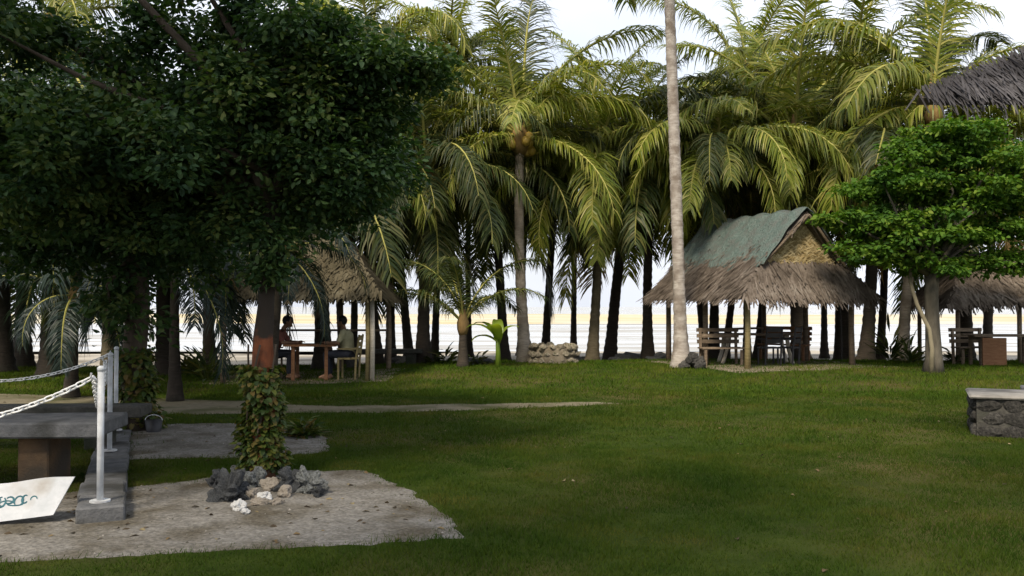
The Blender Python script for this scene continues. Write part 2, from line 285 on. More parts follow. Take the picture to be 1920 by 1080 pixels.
n2 = t.nodes.new('ShaderNodeTexNoise'); n2.inputs['Scale'].default_value = 0.8; n2.inputs['Detail'].default_value = 4; L_.new(tcn.outputs['Object'], n2.inputs[0])
b1 = t.nodes.new('ShaderNodeBump'); b1.inputs['Strength'].default_value = 0.12; b1.inputs['Distance'].default_value = 0.1; L_.new(n2.outputs['Fac'], b1.inputs['Height']); L_.new(b1.outputs[0], p.inputs['Normal']); L_.new(p.outputs[0], out.inputs[0])

# ------------------------------------------------------------------ ground, beach, water
def sheet(name, xs, ys, zf, mat):
    X, Y = np.meshgrid(xs, ys); Z = zf(X, Y); V = np.stack([X.ravel(), Y.ravel(), Z.ravel()], 1)
    nx, ny = len(xs), len(ys); i, j = np.meshgrid(np.arange(nx - 1), np.arange(ny - 1)); a = (j * nx + i).ravel()
    idx = np.stack([a, a + 1, a + nx + 1, a + nx], 1).ravel()
    me = bulk_mesh(name, V, idx, 4, mat); me.polygons.foreach_set('use_smooth', [True] * len(me.polygons))
    return setp(link(bpy.data.objects.new(name, me)), kind='structure')
xs = np.concatenate([np.linspace(-140, -24, 24), np.linspace(-22, 22, 110), np.linspace(24, 140, 24)])
sheet('lawn', xs, np.concatenate([np.linspace(-60, 0, 14), np.linspace(1, 25.5, 90)]), gz, m_lawn)
sheet('beach', np.linspace(-300, 300, 160), np.linspace(25.5, 75, 60), lambda x, y: gz(x, y) + 0.05 * np.sin(x * 0.3 + y * 0.6) * sstep(28, 40, y), m_beach)
sheet('sea_water', np.linspace(-9000, 9000, 10), np.array([55, 400, 2000, 9000.0]), lambda x, y: 0 * x - 1.12, m_water)
sheet('sandbar', np.linspace(-900, 900, 120), np.linspace(140, 330, 24),
      lambda x, y: -1.22 + 0.42 * np.sin(np.pi * np.clip((y - 140) / 190, 0, 1)) ** 0.6 + 0.10 * np.sin(x * 0.013 + y * 0.05) + 0.07 * np.sin(x * 0.05 + 1.0), m_bar)

def inpoly(x, y, poly):
    x = np.asarray(x); y = np.asarray(y); r = np.zeros(x.shape, bool); n = len(poly)
    for i in range(n):
        x1_, y1_ = poly[i]; x2_, y2_ = poly[(i + 1) % n]
        c = ((y1_ > y) != (y2_ > y)) & (x < (x2_ - x1_) * (y - y1_) / (y2_ - y1_ + 1e-12) + x1_); r ^= c
    return r
def ragged(poly, step=0.25, amp=0.06, seed=0):
    rr = random.Random(seed); out_ = []
    for i in range(len(poly)):
        a, b = Vector(poly[i]), Vector(poly[(i + 1) % len(poly)]); n = max(1, int((b - a).length / step))
        for k in range(n):
            q = a.lerp(b, k / n); out_.append((q.x + rr.uniform(-amp, amp), q.y + rr.uniform(-amp, amp)))
    return out_
def patch(name, poly, mat, lift=0.008):
    bm = bmesh.new(); vs = [bm.verts.new((x, y, 0)) for x, y in poly]; bm.faces.new(vs); bmesh.ops.triangulate(bm, faces=bm.faces[:])
    for _ in range(5):
        es = [e for e in bm.edges if e.calc_length() > (.22 if mat is m_sand else .45) and not e.is_boundary]
        if not es: break
        bmesh.ops.subdivide_edges(bm, edges=es, cuts=1); bmesh.ops.triangulate(bm, faces=bm.faces[:])
    for v in bm.verts: v.co.z = G(v.co.x, v.co.y) + (lift if not v.is_boundary else .001) + (.012 * max(0, noise.noise(v.co * 5)) if not v.is_boundary else 0)
    me = bpy.data.meshes.new(name); bm.to_mesh(me); bm.free(); me.materials.append(mat)
    if len(me.polygons) and me.polygons[0].normal.z < 0: me.flip_normals()
    return setp(link(bpy.data.objects.new(name, me)), kind='structure')
pA = [gpt(-330, 1075), gpt(0, 1052), gpt(430, 1030), gpt(700, 1018), gpt(868, 1006), gpt(835, 962), gpt(765, 915), gpt(690, 880), gpt(560, 882), gpt(420, 893), gpt(250, 912), gpt(120, 925), gpt(-200, 935), gpt(-420, 990)]
pB = [gpt(230, 862), gpt(430, 858), gpt(520, 855), gpt(612, 846), gpt(612, 822), gpt(575, 804), gpt(440, 795), gpt(245, 799)]
pC = [(-9.5, 14.2), gpt(280, 776), gpt(640, 774), gpt(900, 768), gpt(1080, 763), gpt(1165, 756.5), gpt(1060, 755), gpt(800, 759.5), gpt(640, 760), gpt(520, 756), gpt(430, 748), gpt(280, 744), (-10, 16.6)]
pA, pB, pC = ragged(pA, .09, .035, 1), ragged(pB, .1, .06, 2), ragged(pC, .4, .10, 3)
patch('sand_patch', pA, m_sand); patch('sand_patch', pB, m_sand); patch('path', pC, m_path)

# ------------------------------------------------------------------ grass
def grass_pts(n, d0, d1, wide=0.66):
    d = np.sqrt(NR.uniform(d0 * d0, d1 * d1, n)); x = NR.uniform(-1, 1, n) * (wide * d + 0.8)
    jx, jy = x + NR.normal(0, .04, n) + (NR.random(n) < .25) * NR.normal(0, .16, n), d + NR.normal(0, .04, n) + (NR.random(n) < .25) * NR.normal(0, .14, n)
    keep = ~(inpoly(jx, jy, pA) | inpoly(jx, jy, pB) | inpoly(jx, jy, pC)); return x[keep], d[keep]
def grass_mesh(sets, mat):
    Vs = []; rn = []
    for n, d0, d1, h0, h1, w in sets:
        x, y = grass_pts(n, d0, d1); k = len(x); z = gz(x, y); h = NR.uniform(h0, h1, k); a = NR.uniform(0, 2 * np.pi, k)
        tall = 1 + 0.3 * np.sin(x * 1.7 + 2) * np.sin(y * 1.3) + 0.35 * np.sin(x * 6.1 + 1.3 * np.sin(y * 4)) * np.sin(y * 5.3 + np.sin(x * 3.7)) + .8 * (NR.random(k) < .02); h = h * np.maximum(tall, .4)
        ww = w * NR.uniform(.6, 1.2, k); lx, ly = NR.normal(0, .5, k) * h, NR.normal(0, .5, k) * h
        b = np.stack([x, y, z - .004], 1); s_ = np.stack([np.cos(a) * ww, np.sin(a) * ww, 0 * a], 1)
        Vs.append(np.stack([b - s_, b + s_, b + np.stack([lx, ly, h], 1)], 1).reshape(-1, 3)); rn.append(np.repeat(NR.random(k), 3))
    V = np.concatenate(Vs); return bulk_mesh('grass', V, np.arange(len(V)), 3, mat, np.concatenate(rn))
gm = grass_mesh([(330000, 4.4, 10.5, .018, .042, .0035), (200000, 10.5, 17, .022, .05, .006)], m_grass)
gm2 = grass_mesh([(130000, 16, 25.4, .03, .075, .009)], m_grassy)
setp(link(bpy.data.objects.new('grass', gm2)), 'yellowish grass on the low bank before the huts', 'grass', kind='stuff')
setp(link(bpy.data.objects.new('grass', gm)), 'short dark green mown grass of the lawn', 'grass', kind='stuff')

# ------------------------------------------------------------------ coconut palms
def frond_mesh(name, e0, droop, Ln, leaf, seed, mat, hang=0.9, N=104, sweep=0.0, w=0.021):
    rr = random.Random(seed); nseg = 14; pos = [np.zeros(3)]; tan = []
    for i in range(nseg + 1):
        t_ = i / nseg; e = e0 - droop * t_ ** 1.35; a = sweep * t_ * t_
        T = np.array([math.cos(e) * math.cos(a), math.cos(e) * math.sin(a), math.sin(e)]); tan.append(T)
        if i < nseg: pos.append(pos[-1] + T * Ln / nseg)
    pos = np.array(pos); tan = np.array(tan); mb = MB()
    mb.tube(pos, [0.045 * Ln / 4.5 * (1 - i / nseg) ** 0.8 + 0.006 for i in range(nseg + 1)], 4, False)
    nv = len(mb.v); rnd_ = [0.9] * nv; nrib = len(mb.f)
    g = np.array([0, 0, -1.0])
    for i in range(N):
        for sd_ in (-1, 1):
            t_ = 0.13 + 0.865 * (i + rr.uniform(-.3, .3)) / N; t_ = min(max(t_, .1), .995)
            if rr.random() < 0.06 or noise.noise((t_ * 9, seed * 1.7, sd_ * 5)) > .5: continue
            tw = rr.uniform(-.5, .5)
            k = min(int(t_ * nseg), nseg - 1); fr = t_ * nseg - k; P = pos[k] * (1 - fr) + pos[k + 1] * fr; T = tan[k] * (1 - fr) + tan[k + 1] * fr
            S = np.cross(T, [0, 0, 1.0]) if abs(T[2]) < .97 else np.array([0, -1.0, 0]); S /= np.linalg.norm(S) + 1e-9
            U = np.cross(S, T); ll = leaf * (0.42 + 0.58 * math.sin(math.pi * min(1, .12 + t_ * .86)) ** .7) * rr.uniform(.68, 1.15)
            d = T * (0.62 + .45 * t_ ** 3 + rr.gauss(0, .13)) + S * sd_ * .9 + U * rr.uniform(-.1, .4); d /= np.linalg.norm(d)
            hg = hang * rr.uniform(.5, 1.9); d2 = d + g * hg * .55; d2 /= np.linalg.norm(d2); d3 = d + g * hg * 1.5; d3 /= np.linalg.norm(d3)
            wv = np.cross(d, U) + U * tw; wv = wv / (np.linalg.norm(wv) + 1e-9) * w * rr.uniform(.8, 1.2)
            p1 = P + d * ll * .3; p2 = p1 + d2 * ll * .37; p3 = p2 + d3 * ll * .33
            mb.add([P - wv * .6, P + wv * .6, p1 - wv, p1 + wv, p2 - wv * .75, p2 + wv * .75, p3], [(0, 1, 3, 2), (2, 3, 5, 4), (4, 5, 6)])
            rnd_ += [rr.random()] * 7
    me = mb.mesh(name, mat); me.materials.append(m_rach)
    for q in range(nrib): me.polygons[q].material_index = 1
    at = me.attributes.new('rnd', 'FLOAT', 'POINT'); at.data.foreach_set('value', rnd_); return me
ELEV = [84, 68, 52, 36, 20, 4, -14, -38]
LIB = {}
def frond(cls, kind, var):
    key = (cls, kind, var)
    if key not in LIB:
        e = ELEV[cls] + (var - 1) * 4; mat = {'A': m_palmA, 'B': m_palmB, 'C': m_palmC, 'X': m_palmX}[kind]
        dr = [40, 72, 92, 104, 98, 86, 66, 42][cls] + var * 10
        LIB[key] = frond_mesh('frond', R(e), R(dr), 4.5, 1.08, cls * 31 + var * 7 + ord(kind), mat, hang=[.75, 1.0, 1.15, 1.2, 1.2, 1.1, .9, .6][cls], sweep=(var - 1) * .28)
    return LIB[key]
sph = bmesh.new(); bmesh.ops.create_icosphere(sph, subdivisions=2, radius=.12); nut_me = bpy.data.meshes.new('coconut')
for v in sph.verts: v.co.z *= 1.2
sph.to_mesh(nut_me); sph.free(); nut_me.materials.append(m_nut); nut_me.polygons.foreach_set('use_smooth', [True] * len(nut_me.polygons))

def palm(px, d, cpx, cpy, r, Ln, n, kind, seed, label, bark=None, name='palm_tree', nuts=0, group='coconut palms along the shore', czabs=None, fan=None, emin=-38, flare=1.9, dry=0):
    rr = random.Random(seed); x0 = WX(px, d); z0 = G(x0, d) - .05; x1 = WX(cpx, d); z1 = czabs if czabs is not None else WZ(cpy, d)
    t = empty(name, (x0, d, z0), 0, label, 'palm tree', group); H = z1 - z0; ns = max(8, int(H / .11)); pts = []; rad = []
    bow = rr.uniform(-.12, .12) * min(H / 6, 1.4) * (0 if H > 11 else 1); yo = rr.uniform(-.25, .25)
    for i in range(ns + 1):
        s = i / ns; pts.append(((x1 - x0) * s ** 1.15 + bow * math.sin(math.pi * s), yo * s, H * s))
        rb = r * .86 * (1 + (flare - 1) * math.exp(-s * H / .45)) * (1 - .22 * s)
        rad.append(rb * (1 + (.045 if i % 2 else -.03) + rr.uniform(-.03, .03)))
    mb = MB(); mb.tube(pts, rad, 12, True, .03); mb.build('trunk', bark or m_palmd, t, True)
    top = Vector(pts[-1]); mb = MB(); kf = Ln / 4.5
    mb.tube([top + Vector((0, 0, -.35 * kf)), top + Vector((0, 0, -.1 * kf)), top + Vector((0, 0, .15 * kf)), top + Vector((0, 0, .6 * kf)), top + Vector((0, 0, 1.0 * kf))], [r * .8, r * 1.25 * kf + .05, r * 1.2 * kf + .05, .10 * kf, .03], 9, True, .12)
    cr_ = mb.build('crown', m_fibre, t, True)
    spec = fan or [((i * 137.5 + rr.uniform(-14, 14)) % 360, 84 - (84 - emin) * (i / max(1, n - 1)) ** .85 + rr.uniform(-5, 5), 1.0) for i in range(n)]
    for i, (az, el, sc) in enumerate(spec):
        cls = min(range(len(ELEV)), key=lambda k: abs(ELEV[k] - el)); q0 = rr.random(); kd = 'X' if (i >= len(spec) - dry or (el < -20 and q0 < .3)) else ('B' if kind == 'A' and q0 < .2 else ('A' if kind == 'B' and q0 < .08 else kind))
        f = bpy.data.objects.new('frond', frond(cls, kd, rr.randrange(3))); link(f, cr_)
        f.location = top + Vector((0, 0, .12 * kf)); f.rotation_euler = (rr.uniform(-.16, .16), rr.uniform(-.12, .12), R(az)); s = kf * sc * rr.uniform(.78, 1.12); f.scale = (s, s, s)
    for i in range(nuts):
        a = rr.uniform(0, 6.28); q = bpy.data.objects.new('coconut', nut_me); link(q, cr_); q.location = top + Vector((math.cos(a) * rr.uniform(.22, .36), math.sin(a) * rr.uniform(.22, .36), rr.uniform(-.30, .12)))
    return t

# the palms the photograph lets one tell apart; azimuth 0 = to the right, 270 = towards the camera
fanA = [(95, 84, 1.05), (250, 82, 1.05), (170, 66, 1.05), (15, 62, 1.05), (330, 52, 1), (205, 50, 1), (120, 58, 1), (65, 55, 1), (180, 20, 1), (200, 6, .95), (165, 34, 1), (345, 34, 1), (300, 46, .8), (355, 10, 1), (25, 18, 1), (150, 0, 1),
        (230, 2, .9), (320, -6, .95), (270, 30, .7), (90, 20, 1), (60, -10, 1), (130, -14, 1), (10, -20, .9), (190, -16, .9)]
palm(985, 24, 975, 262, .17, 4.7, 0, 'A', 1, 'tall central coconut palm with yellow coconuts and pale trunk beside the stone planter', m_palmb, nuts=9, fan=fanA)
palm(1277, 21.3, 1250, 0, .17, 4.4, 20, 'A', 2, 'very tall slender palm with bare pale grey trunk rising past the green-topped hut', m_palml, czabs=12.9, nuts=6, flare=2.0)
fanC = [(100, 84, 1), (260, 80, 1), (150, 68, 1.05), (185, 62, 1.05), (40, 66, 1.05), (10, 52, 1.05), (170, 50, 1.1), (205, 38, 1), (335, 40, 1), (120, 50, 1), (70, 50, 1), (180, 18, 1), (225, 20, .9), (290, 20, .9), (0, 20, 1), (330, 4, 1), (250, 2, .85), (200, -4, 1), (160, 0, 1), (270, -36, .7), (310, -16, .85), (30, 0, 1), (100, 10, 1)]
palm(1500, 26, 1490, 285, .24, 5.0, 0, 'A', 3, 'thick palm with wide yellow-green crown directly above the green-topped hut', m_palmd, fan=fanC, dry=2)
fanD = [(90, 84, 1.05), (270, 80, 1.05), (165, 70, 1.05), (190, 58, 1.1), (175, 46, 1.1), (20, 64, 1.05), (350, 50, 1.1), (10, 40, 1.05), (130, 62, 1), (60, 60, 1), (225, 40, 1), (310, 40, 1), (180, 22, 1), (0, 20, 1), (150, 20, 1), (30, 20, 1), (340, 4, 1), (210, 4, 1), (100, 0, 1)]
palm(1690, 25, 1745, 215, .17, 5.0, 0, 'A', 4, 'palm with high fronds rising behind the bright green broadleaf tree', m_palmb, fan=fanD)
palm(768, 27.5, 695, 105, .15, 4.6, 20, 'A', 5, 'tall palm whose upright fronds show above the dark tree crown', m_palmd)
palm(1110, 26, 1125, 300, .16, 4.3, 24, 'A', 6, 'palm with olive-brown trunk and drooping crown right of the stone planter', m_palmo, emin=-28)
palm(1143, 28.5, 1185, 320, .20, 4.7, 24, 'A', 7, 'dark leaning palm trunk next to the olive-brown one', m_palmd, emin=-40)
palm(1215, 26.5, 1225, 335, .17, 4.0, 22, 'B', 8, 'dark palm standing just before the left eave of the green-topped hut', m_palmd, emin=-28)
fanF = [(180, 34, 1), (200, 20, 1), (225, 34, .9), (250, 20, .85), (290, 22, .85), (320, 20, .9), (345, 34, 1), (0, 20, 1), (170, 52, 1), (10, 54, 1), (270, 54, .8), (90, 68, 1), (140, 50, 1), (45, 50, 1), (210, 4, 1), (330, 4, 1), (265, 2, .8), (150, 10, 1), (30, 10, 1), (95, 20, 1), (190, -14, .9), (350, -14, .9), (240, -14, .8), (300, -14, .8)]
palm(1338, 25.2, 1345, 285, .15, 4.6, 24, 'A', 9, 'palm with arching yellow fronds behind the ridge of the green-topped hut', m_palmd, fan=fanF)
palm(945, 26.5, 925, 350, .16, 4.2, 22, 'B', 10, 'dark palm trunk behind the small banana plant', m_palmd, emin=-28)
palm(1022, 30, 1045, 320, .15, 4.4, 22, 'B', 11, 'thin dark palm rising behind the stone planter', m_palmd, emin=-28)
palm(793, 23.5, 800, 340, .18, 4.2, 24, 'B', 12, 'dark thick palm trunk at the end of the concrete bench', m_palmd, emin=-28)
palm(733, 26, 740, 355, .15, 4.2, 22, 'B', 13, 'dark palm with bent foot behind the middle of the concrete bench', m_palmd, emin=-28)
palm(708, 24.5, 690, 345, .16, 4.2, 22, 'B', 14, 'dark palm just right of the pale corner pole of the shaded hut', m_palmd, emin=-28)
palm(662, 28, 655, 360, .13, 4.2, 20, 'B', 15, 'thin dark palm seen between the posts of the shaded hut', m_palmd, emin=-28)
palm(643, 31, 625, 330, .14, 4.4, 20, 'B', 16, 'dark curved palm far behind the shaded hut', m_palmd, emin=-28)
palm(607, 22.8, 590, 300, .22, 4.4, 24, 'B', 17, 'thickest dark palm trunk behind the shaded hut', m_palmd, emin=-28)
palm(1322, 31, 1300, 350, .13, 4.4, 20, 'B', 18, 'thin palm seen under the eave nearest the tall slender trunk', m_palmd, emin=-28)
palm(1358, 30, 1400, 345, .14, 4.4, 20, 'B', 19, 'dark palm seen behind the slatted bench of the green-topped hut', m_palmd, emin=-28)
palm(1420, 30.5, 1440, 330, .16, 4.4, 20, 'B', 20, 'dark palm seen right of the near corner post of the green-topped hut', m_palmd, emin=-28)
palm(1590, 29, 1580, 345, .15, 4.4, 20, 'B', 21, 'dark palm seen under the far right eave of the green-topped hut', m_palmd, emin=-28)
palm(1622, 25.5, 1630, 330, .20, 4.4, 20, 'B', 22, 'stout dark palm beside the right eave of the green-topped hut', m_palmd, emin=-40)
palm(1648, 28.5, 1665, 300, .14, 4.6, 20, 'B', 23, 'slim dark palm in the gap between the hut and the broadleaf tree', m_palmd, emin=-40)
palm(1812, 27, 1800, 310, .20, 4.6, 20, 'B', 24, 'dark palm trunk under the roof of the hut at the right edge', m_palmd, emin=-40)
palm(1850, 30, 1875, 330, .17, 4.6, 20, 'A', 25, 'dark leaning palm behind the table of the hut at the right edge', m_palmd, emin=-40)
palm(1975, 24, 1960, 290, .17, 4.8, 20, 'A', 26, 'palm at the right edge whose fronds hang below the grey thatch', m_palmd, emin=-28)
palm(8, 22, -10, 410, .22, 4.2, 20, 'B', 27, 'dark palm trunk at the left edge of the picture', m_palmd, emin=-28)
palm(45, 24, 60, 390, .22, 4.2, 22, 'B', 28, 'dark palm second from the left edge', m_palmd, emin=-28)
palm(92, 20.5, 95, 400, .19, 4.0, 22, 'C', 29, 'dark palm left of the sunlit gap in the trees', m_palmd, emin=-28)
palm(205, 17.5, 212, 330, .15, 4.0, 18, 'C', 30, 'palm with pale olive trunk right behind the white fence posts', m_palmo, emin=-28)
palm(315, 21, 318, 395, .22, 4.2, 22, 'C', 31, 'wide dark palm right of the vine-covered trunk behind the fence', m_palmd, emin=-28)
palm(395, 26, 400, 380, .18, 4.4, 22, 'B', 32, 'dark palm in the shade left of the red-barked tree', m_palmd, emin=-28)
palm(120, 25, 95, 45, .16, 4.8, 20, 'A', 33, 'tall palm with fronds against the sky at the upper left', m_palmd)
fanS = [(170, 70, 1), (20, 66, 1), (190, 52, 1.05), (350, 52, 1.05), (255, 68, .9), (100, 66, 1), (205, 54, .9), (60, 52, 1)]
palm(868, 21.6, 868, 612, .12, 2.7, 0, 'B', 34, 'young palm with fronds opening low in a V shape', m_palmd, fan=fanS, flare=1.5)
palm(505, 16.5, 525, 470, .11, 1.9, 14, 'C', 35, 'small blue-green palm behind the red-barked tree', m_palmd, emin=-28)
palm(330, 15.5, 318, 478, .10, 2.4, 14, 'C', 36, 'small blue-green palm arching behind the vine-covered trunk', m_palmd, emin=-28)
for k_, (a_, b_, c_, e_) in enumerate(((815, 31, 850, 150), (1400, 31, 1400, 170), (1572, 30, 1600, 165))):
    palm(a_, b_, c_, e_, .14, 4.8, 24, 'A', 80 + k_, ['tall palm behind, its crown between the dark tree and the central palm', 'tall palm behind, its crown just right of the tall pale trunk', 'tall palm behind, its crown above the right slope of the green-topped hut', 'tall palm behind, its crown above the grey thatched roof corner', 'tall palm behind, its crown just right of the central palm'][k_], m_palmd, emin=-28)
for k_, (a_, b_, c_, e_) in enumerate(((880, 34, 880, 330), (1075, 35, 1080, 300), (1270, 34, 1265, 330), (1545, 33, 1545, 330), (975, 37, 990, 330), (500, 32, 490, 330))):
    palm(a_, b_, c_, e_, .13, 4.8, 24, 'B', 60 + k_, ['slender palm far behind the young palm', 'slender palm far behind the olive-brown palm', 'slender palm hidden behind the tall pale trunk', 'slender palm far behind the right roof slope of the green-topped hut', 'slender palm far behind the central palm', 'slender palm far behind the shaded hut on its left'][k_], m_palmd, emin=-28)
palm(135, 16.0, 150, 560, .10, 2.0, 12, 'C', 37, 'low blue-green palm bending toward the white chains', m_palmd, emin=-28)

# ------------------------------------------------------------------ broadleaf trees
def crown_pts(ells, nclus, seed):
    rr = np.random.default_rng(seed); out_ = []; wts = np.array([e[6] for e in ells], float); wts /= wts.sum()
    for e, wt in zip(ells, wts):
        k = max(1, int(nclus * wt)); u = nrm(rr.normal(size=(k, 3))) * (rr.random(k)[:, None] ** .42) * np.where(rr.random(k) < .2, rr.uniform(1.0, 1.35, k), 1.0)[:, None]; out_.append(np.array(e[:3]) + u * np.array(e[3:6]))
    return np.concatenate(out_)
def foliage(cl, nper, rad, leaf, wid, seed, mat, name='crown', flat=0.6, full=True):
    rr = np.random.default_rng(seed); n = len(cl); cnt = np.maximum(6, (nper * rr.uniform(.45, 1.5, n)).astype(int)); c = np.repeat(cl, cnt, 0); k = len(c)
    sz = np.repeat(rr.uniform(.5, 1.35, n), cnt)[:, None]
    off = nrm(rr.normal(size=(k, 3))) * (rr.random(k)[:, None] ** .5) * rad * sz; off[:, 2] *= flat; P = c + off
    D = off * 1.1 + rr.normal(size=(k, 3)) * rad * .55; D[:, 2] = D[:, 2] * .6 - rad * .12
    N = rr.normal(size=(k, 3)) * .55 + np.array([0, 0, 1.0])
    return leaves(name, P, D, N, leaf * rr.uniform(.65, 1.2, k), wid * rr.uniform(.75, 1.2, k), mat, full, .5 * np.repeat(rr.random(n), cnt) + .5 * rr.random(k))
def limbs(mb, top, targets, r0, rr, mid=0.5):
    for q in targets:
        q = Vector(q); a = Vector(top); m1 = a.lerp(q, .35) + Vector((rr.uniform(-.2, .2), rr.uniform(-.2, .2), rr.uniform(.05, .35))); m2 = a.lerp(q, .7) + Vector((rr.uniform(-.2, .2), rr.uniform(-.2, .2), rr.uniform(0, .25)))
        mb.tube([a, m1, m2, q], [r0, r0 * .6, r0 * .36, r0 * .12], 6)
def E(px, py, d, rx, ry, rd, w): return (WX(px, d), d, WZ(py, d), rx / F * d, rd, ry / F * d, w)
rr = random.Random(5)
# near dark tree with vine-wrapped trunk
tx, ty = -2.32, 8.45
tA = empty('broadleaf_tree', (tx, ty, 0), 0, 'large dark broadleaf tree with vine-wrapped red-barked trunk in the sand', 'tree')
mb = MB(); mb.tube([(0, 0, -.05), (.01, 0, .25), (.02, 0, .6), (.0, 0, 1.0), (.0, 0, 1.3), (.03, .02, 1.7), (.07, .05, 2.1), (.05, .1, 2.6)], [.17, .13, .112, .105, .09, .072, .072, .09], 12, True, .06); mb.build('trunk', m_redb, tA, True)
mb = MB()
clA = crown_pts([E(330, 285, 8.9, 320, 135, 1.7, 2.7), E(650, 235, 8.7, 115, 60, .8, .6), E(625, 340, 8.8, 115, 75, .8, .75), E(715, 128, 8.5, 130, 24, .4, .42), E(560, 80, 8.6, 125, 55, .8, .50), E(450, 20, 8.8, 140, 35, .8, .18), E(500, 200, 8.7, 150, 90, .9, .7), E(90, 290, 8.6, 200, 145, 1.2, 1.2), E(40, 60, 8.4, 90, 55, .8, .20), E(310, 100, 9.0, 170, 50, 1.0, .30),
                 E(350, -200, 8.8, 420, 110, 1.7, .45), E(300, 405, 9.0, 300, 45, 1.0, .6), E(-200, 150, 8.6, 250, 250, 1.5, 1.0), E(522, 480, 8.45, 40, 62, .3, .10)], 590, 21)
tops = [tuple(np.array(clA[i]) - np.array([tx, ty, 0])) for i in rr.sample(range(len(clA)), 46)]
limbs(mb, (.05, .1, 2.55), tops, .07, rr); mb.build('limbs', m_bark, tA, True)
o = link(bpy.data.objects.new('crown', foliage(clA - np.array([tx, ty, 0]), 215, .34, .076, .021, 31, m_leafA)), tA); setp(o, kind='stuff')
def vine(parent, n, z0, z1, rr0, rr1, leaf, seed):
    q = np.random.default_rng(seed); a = q.uniform(0, 2 * np.pi, n); s = q.random(n); z = z0 + (z1 - z0) * s; rad = (rr0 * (1 - s) + rr1 * s) * (1 + .28 * np.sin(a * 2 + z * 5) + .2 * np.sin(z * 11 + a)) * q.uniform(.55, 1.08, n)
    P = np.stack([np.cos(a) * rad, np.sin(a) * rad, z], 1); D = np.stack([np.cos(a), np.sin(a), q.uniform(-.9, .1, n)], 1) + q.normal(size=(n, 3)) * .45; N = np.stack([np.cos(a), np.sin(a), np.ones(n)], 1)
    return setp(link(bpy.data.objects.new('vine_leaves', leaves('vine_leaves', P, D, N, leaf * q.uniform(.6, 1.2, n), leaf * .32, m_vine)), parent), kind='stuff')
vine(tA, 2600, .04, 1.04, .155, .175, .075, 41)
mb = MB()
for k in range(5):
    ph = k * 1.3; mb.tube([(math.cos(ph + s * 2.2) * (.15 - s * .02), math.sin(ph + s * 2.2) * (.15 - s * .02), s * 1.25) for s in np.linspace(0, 1, 12)], .010, 5)
mb.build('vine_stem', m_bark, tA, True)
# second tree behind the fence posts
tx2, ty2 = WX(255, 11.7), 11.7
tB = empty('broadleaf_tree', (tx2, ty2, 0), 0, 'dark broadleaf tree with leafy vine-covered trunk right behind the fence posts', 'tree')
mb = MB(); mb.tube([(0, 0, -.05), (0, 0, .4), (-.02, 0, 1.0), (.03, 0, 1.6), (0, 0, 2.4)], [.24, .17, .15, .14, .14], 12, True, .06)
clB = crown_pts([E(230, 300, 12.0, 330, 150, 2.2, 2.5), E(430, 270, 12.4, 240, 95, 1.8, 1.2), E(60, 330, 11.8, 200, 120, 1.6, 1.2), E(560, 320, 12.2, 190, 90, 1.2, .8), E(250, -90, 12.0, 330, 80, 2.0, .3), E(690, 330, 12.0, 90, 70, .8, .35), E(270, 470, 12.0, 150, 65, 1.2, .7), E(60, 450, 11.8, 150, 60, 1.2, .5), E(235, 560, 11.7, 40, 80, .4, .22)], 350, 23)
limbs(mb, (0, 0, 2.35), [tuple(np.array(clB[i]) - np.array([tx2, ty2, 0])) for i in rr.sample(range(len(clB)), 30)], .08, rr); mb.build('trunk', m_bark, tB, True)
setp(link(bpy.data.objects.new('crown', foliage(clB - np.array([tx2, ty2, 0]), 110, .52, .115, .029, 33, m_leafA)), tB), kind='stuff')
vine(tB, 1500, .02, 1.05, .24, .22, .10, 43)
# three unseen trees added to shade the sand and the near lawn
for k, (sx, sy, cz, cr_, lab) in enumerate(((-6.0, 4.4, 8.3, 3.1, 'unseen tall broadleaf tree added for shade beyond the left edge, beside the white board'), (-2.5, .5, 7.4, 2.9, 'unseen broadleaf tree added for shade left of the camera'), (3.7, .5, 7.2, 2.7, 'unseen broadleaf tree added for shade right of the camera'))):
    tS = empty('broadleaf_tree', (sx, sy, 0), 0, lab, 'tree', 'unseen added shade trees'); cl = crown_pts([(0, 0, cz, cr_, cr_, cr_ * .95, 1)], (230, 72, 72)[k], 80 + k)
    mb = MB(); mb.tube([(0, 0, -.05), (.05, 0, 1.2), (0, .05, 2.6), (0, 0, cz - cr_ * .6)], [.32, .22, .19, .16], 12, True, .05); limbs(mb, (0, 0, cz - cr_ * .62), [tuple(q_) for q_ in cl[::9]], .08, rr); mb.build('trunk', m_bark, tS, True)
    setp(link(bpy.data.objects.new('crown', foliage(cl, 60, .62, .2, .055, 85 + k, m_leafA, full=False)), tS), kind='stuff')
# bright green tree on the right
dC = 20.2; txC = WX(1748, dC); zC = G(txC, dC)
tC = empty('broadleaf_tree', (txC, dC, zC), 0, 'bright green broadleaf tree with grey trunk right of the green-topped hut', 'tree')
mb = MB(); mb.tube([(0, 0, -.05), (.02, 0, .3), (.0, 0, 1.0), (-.02, 0, 1.7), (0, 0, 2.2)], [.25, .18, .155, .15, .16], 12, True, .05)
clC = crown_pts([E(1790, 250, dC, 95, 28, 1.1, .8), E(1730, 290, dC, 70, 24, .8, .5), E(1860, 300, dC, 100, 28, 1.2, .8), E(1680, 345, dC, 100, 26, 1.1, .9), E(1800, 360, dC, 130, 30, 1.5, 1.2), E(1930, 370, dC, 100, 34, 1.2, .9), E(1620, 410, dC, 75, 24, .9, .7), E(1730, 430, dC, 110, 30, 1.4, 1.0), E(1860, 440, dC, 120, 30, 1.4, 1.0), E(1650, 475, dC, 90, 24, 1.0, .6), E(1780, 495, dC, 110, 22, 1.1, .6), E(1900, 490, dC, 90, 22, 1.0, .4), E(1770, 370, dC, 130, 110, 1.0, .9)], 480, 27)
loc = np.array([txC, dC, zC])
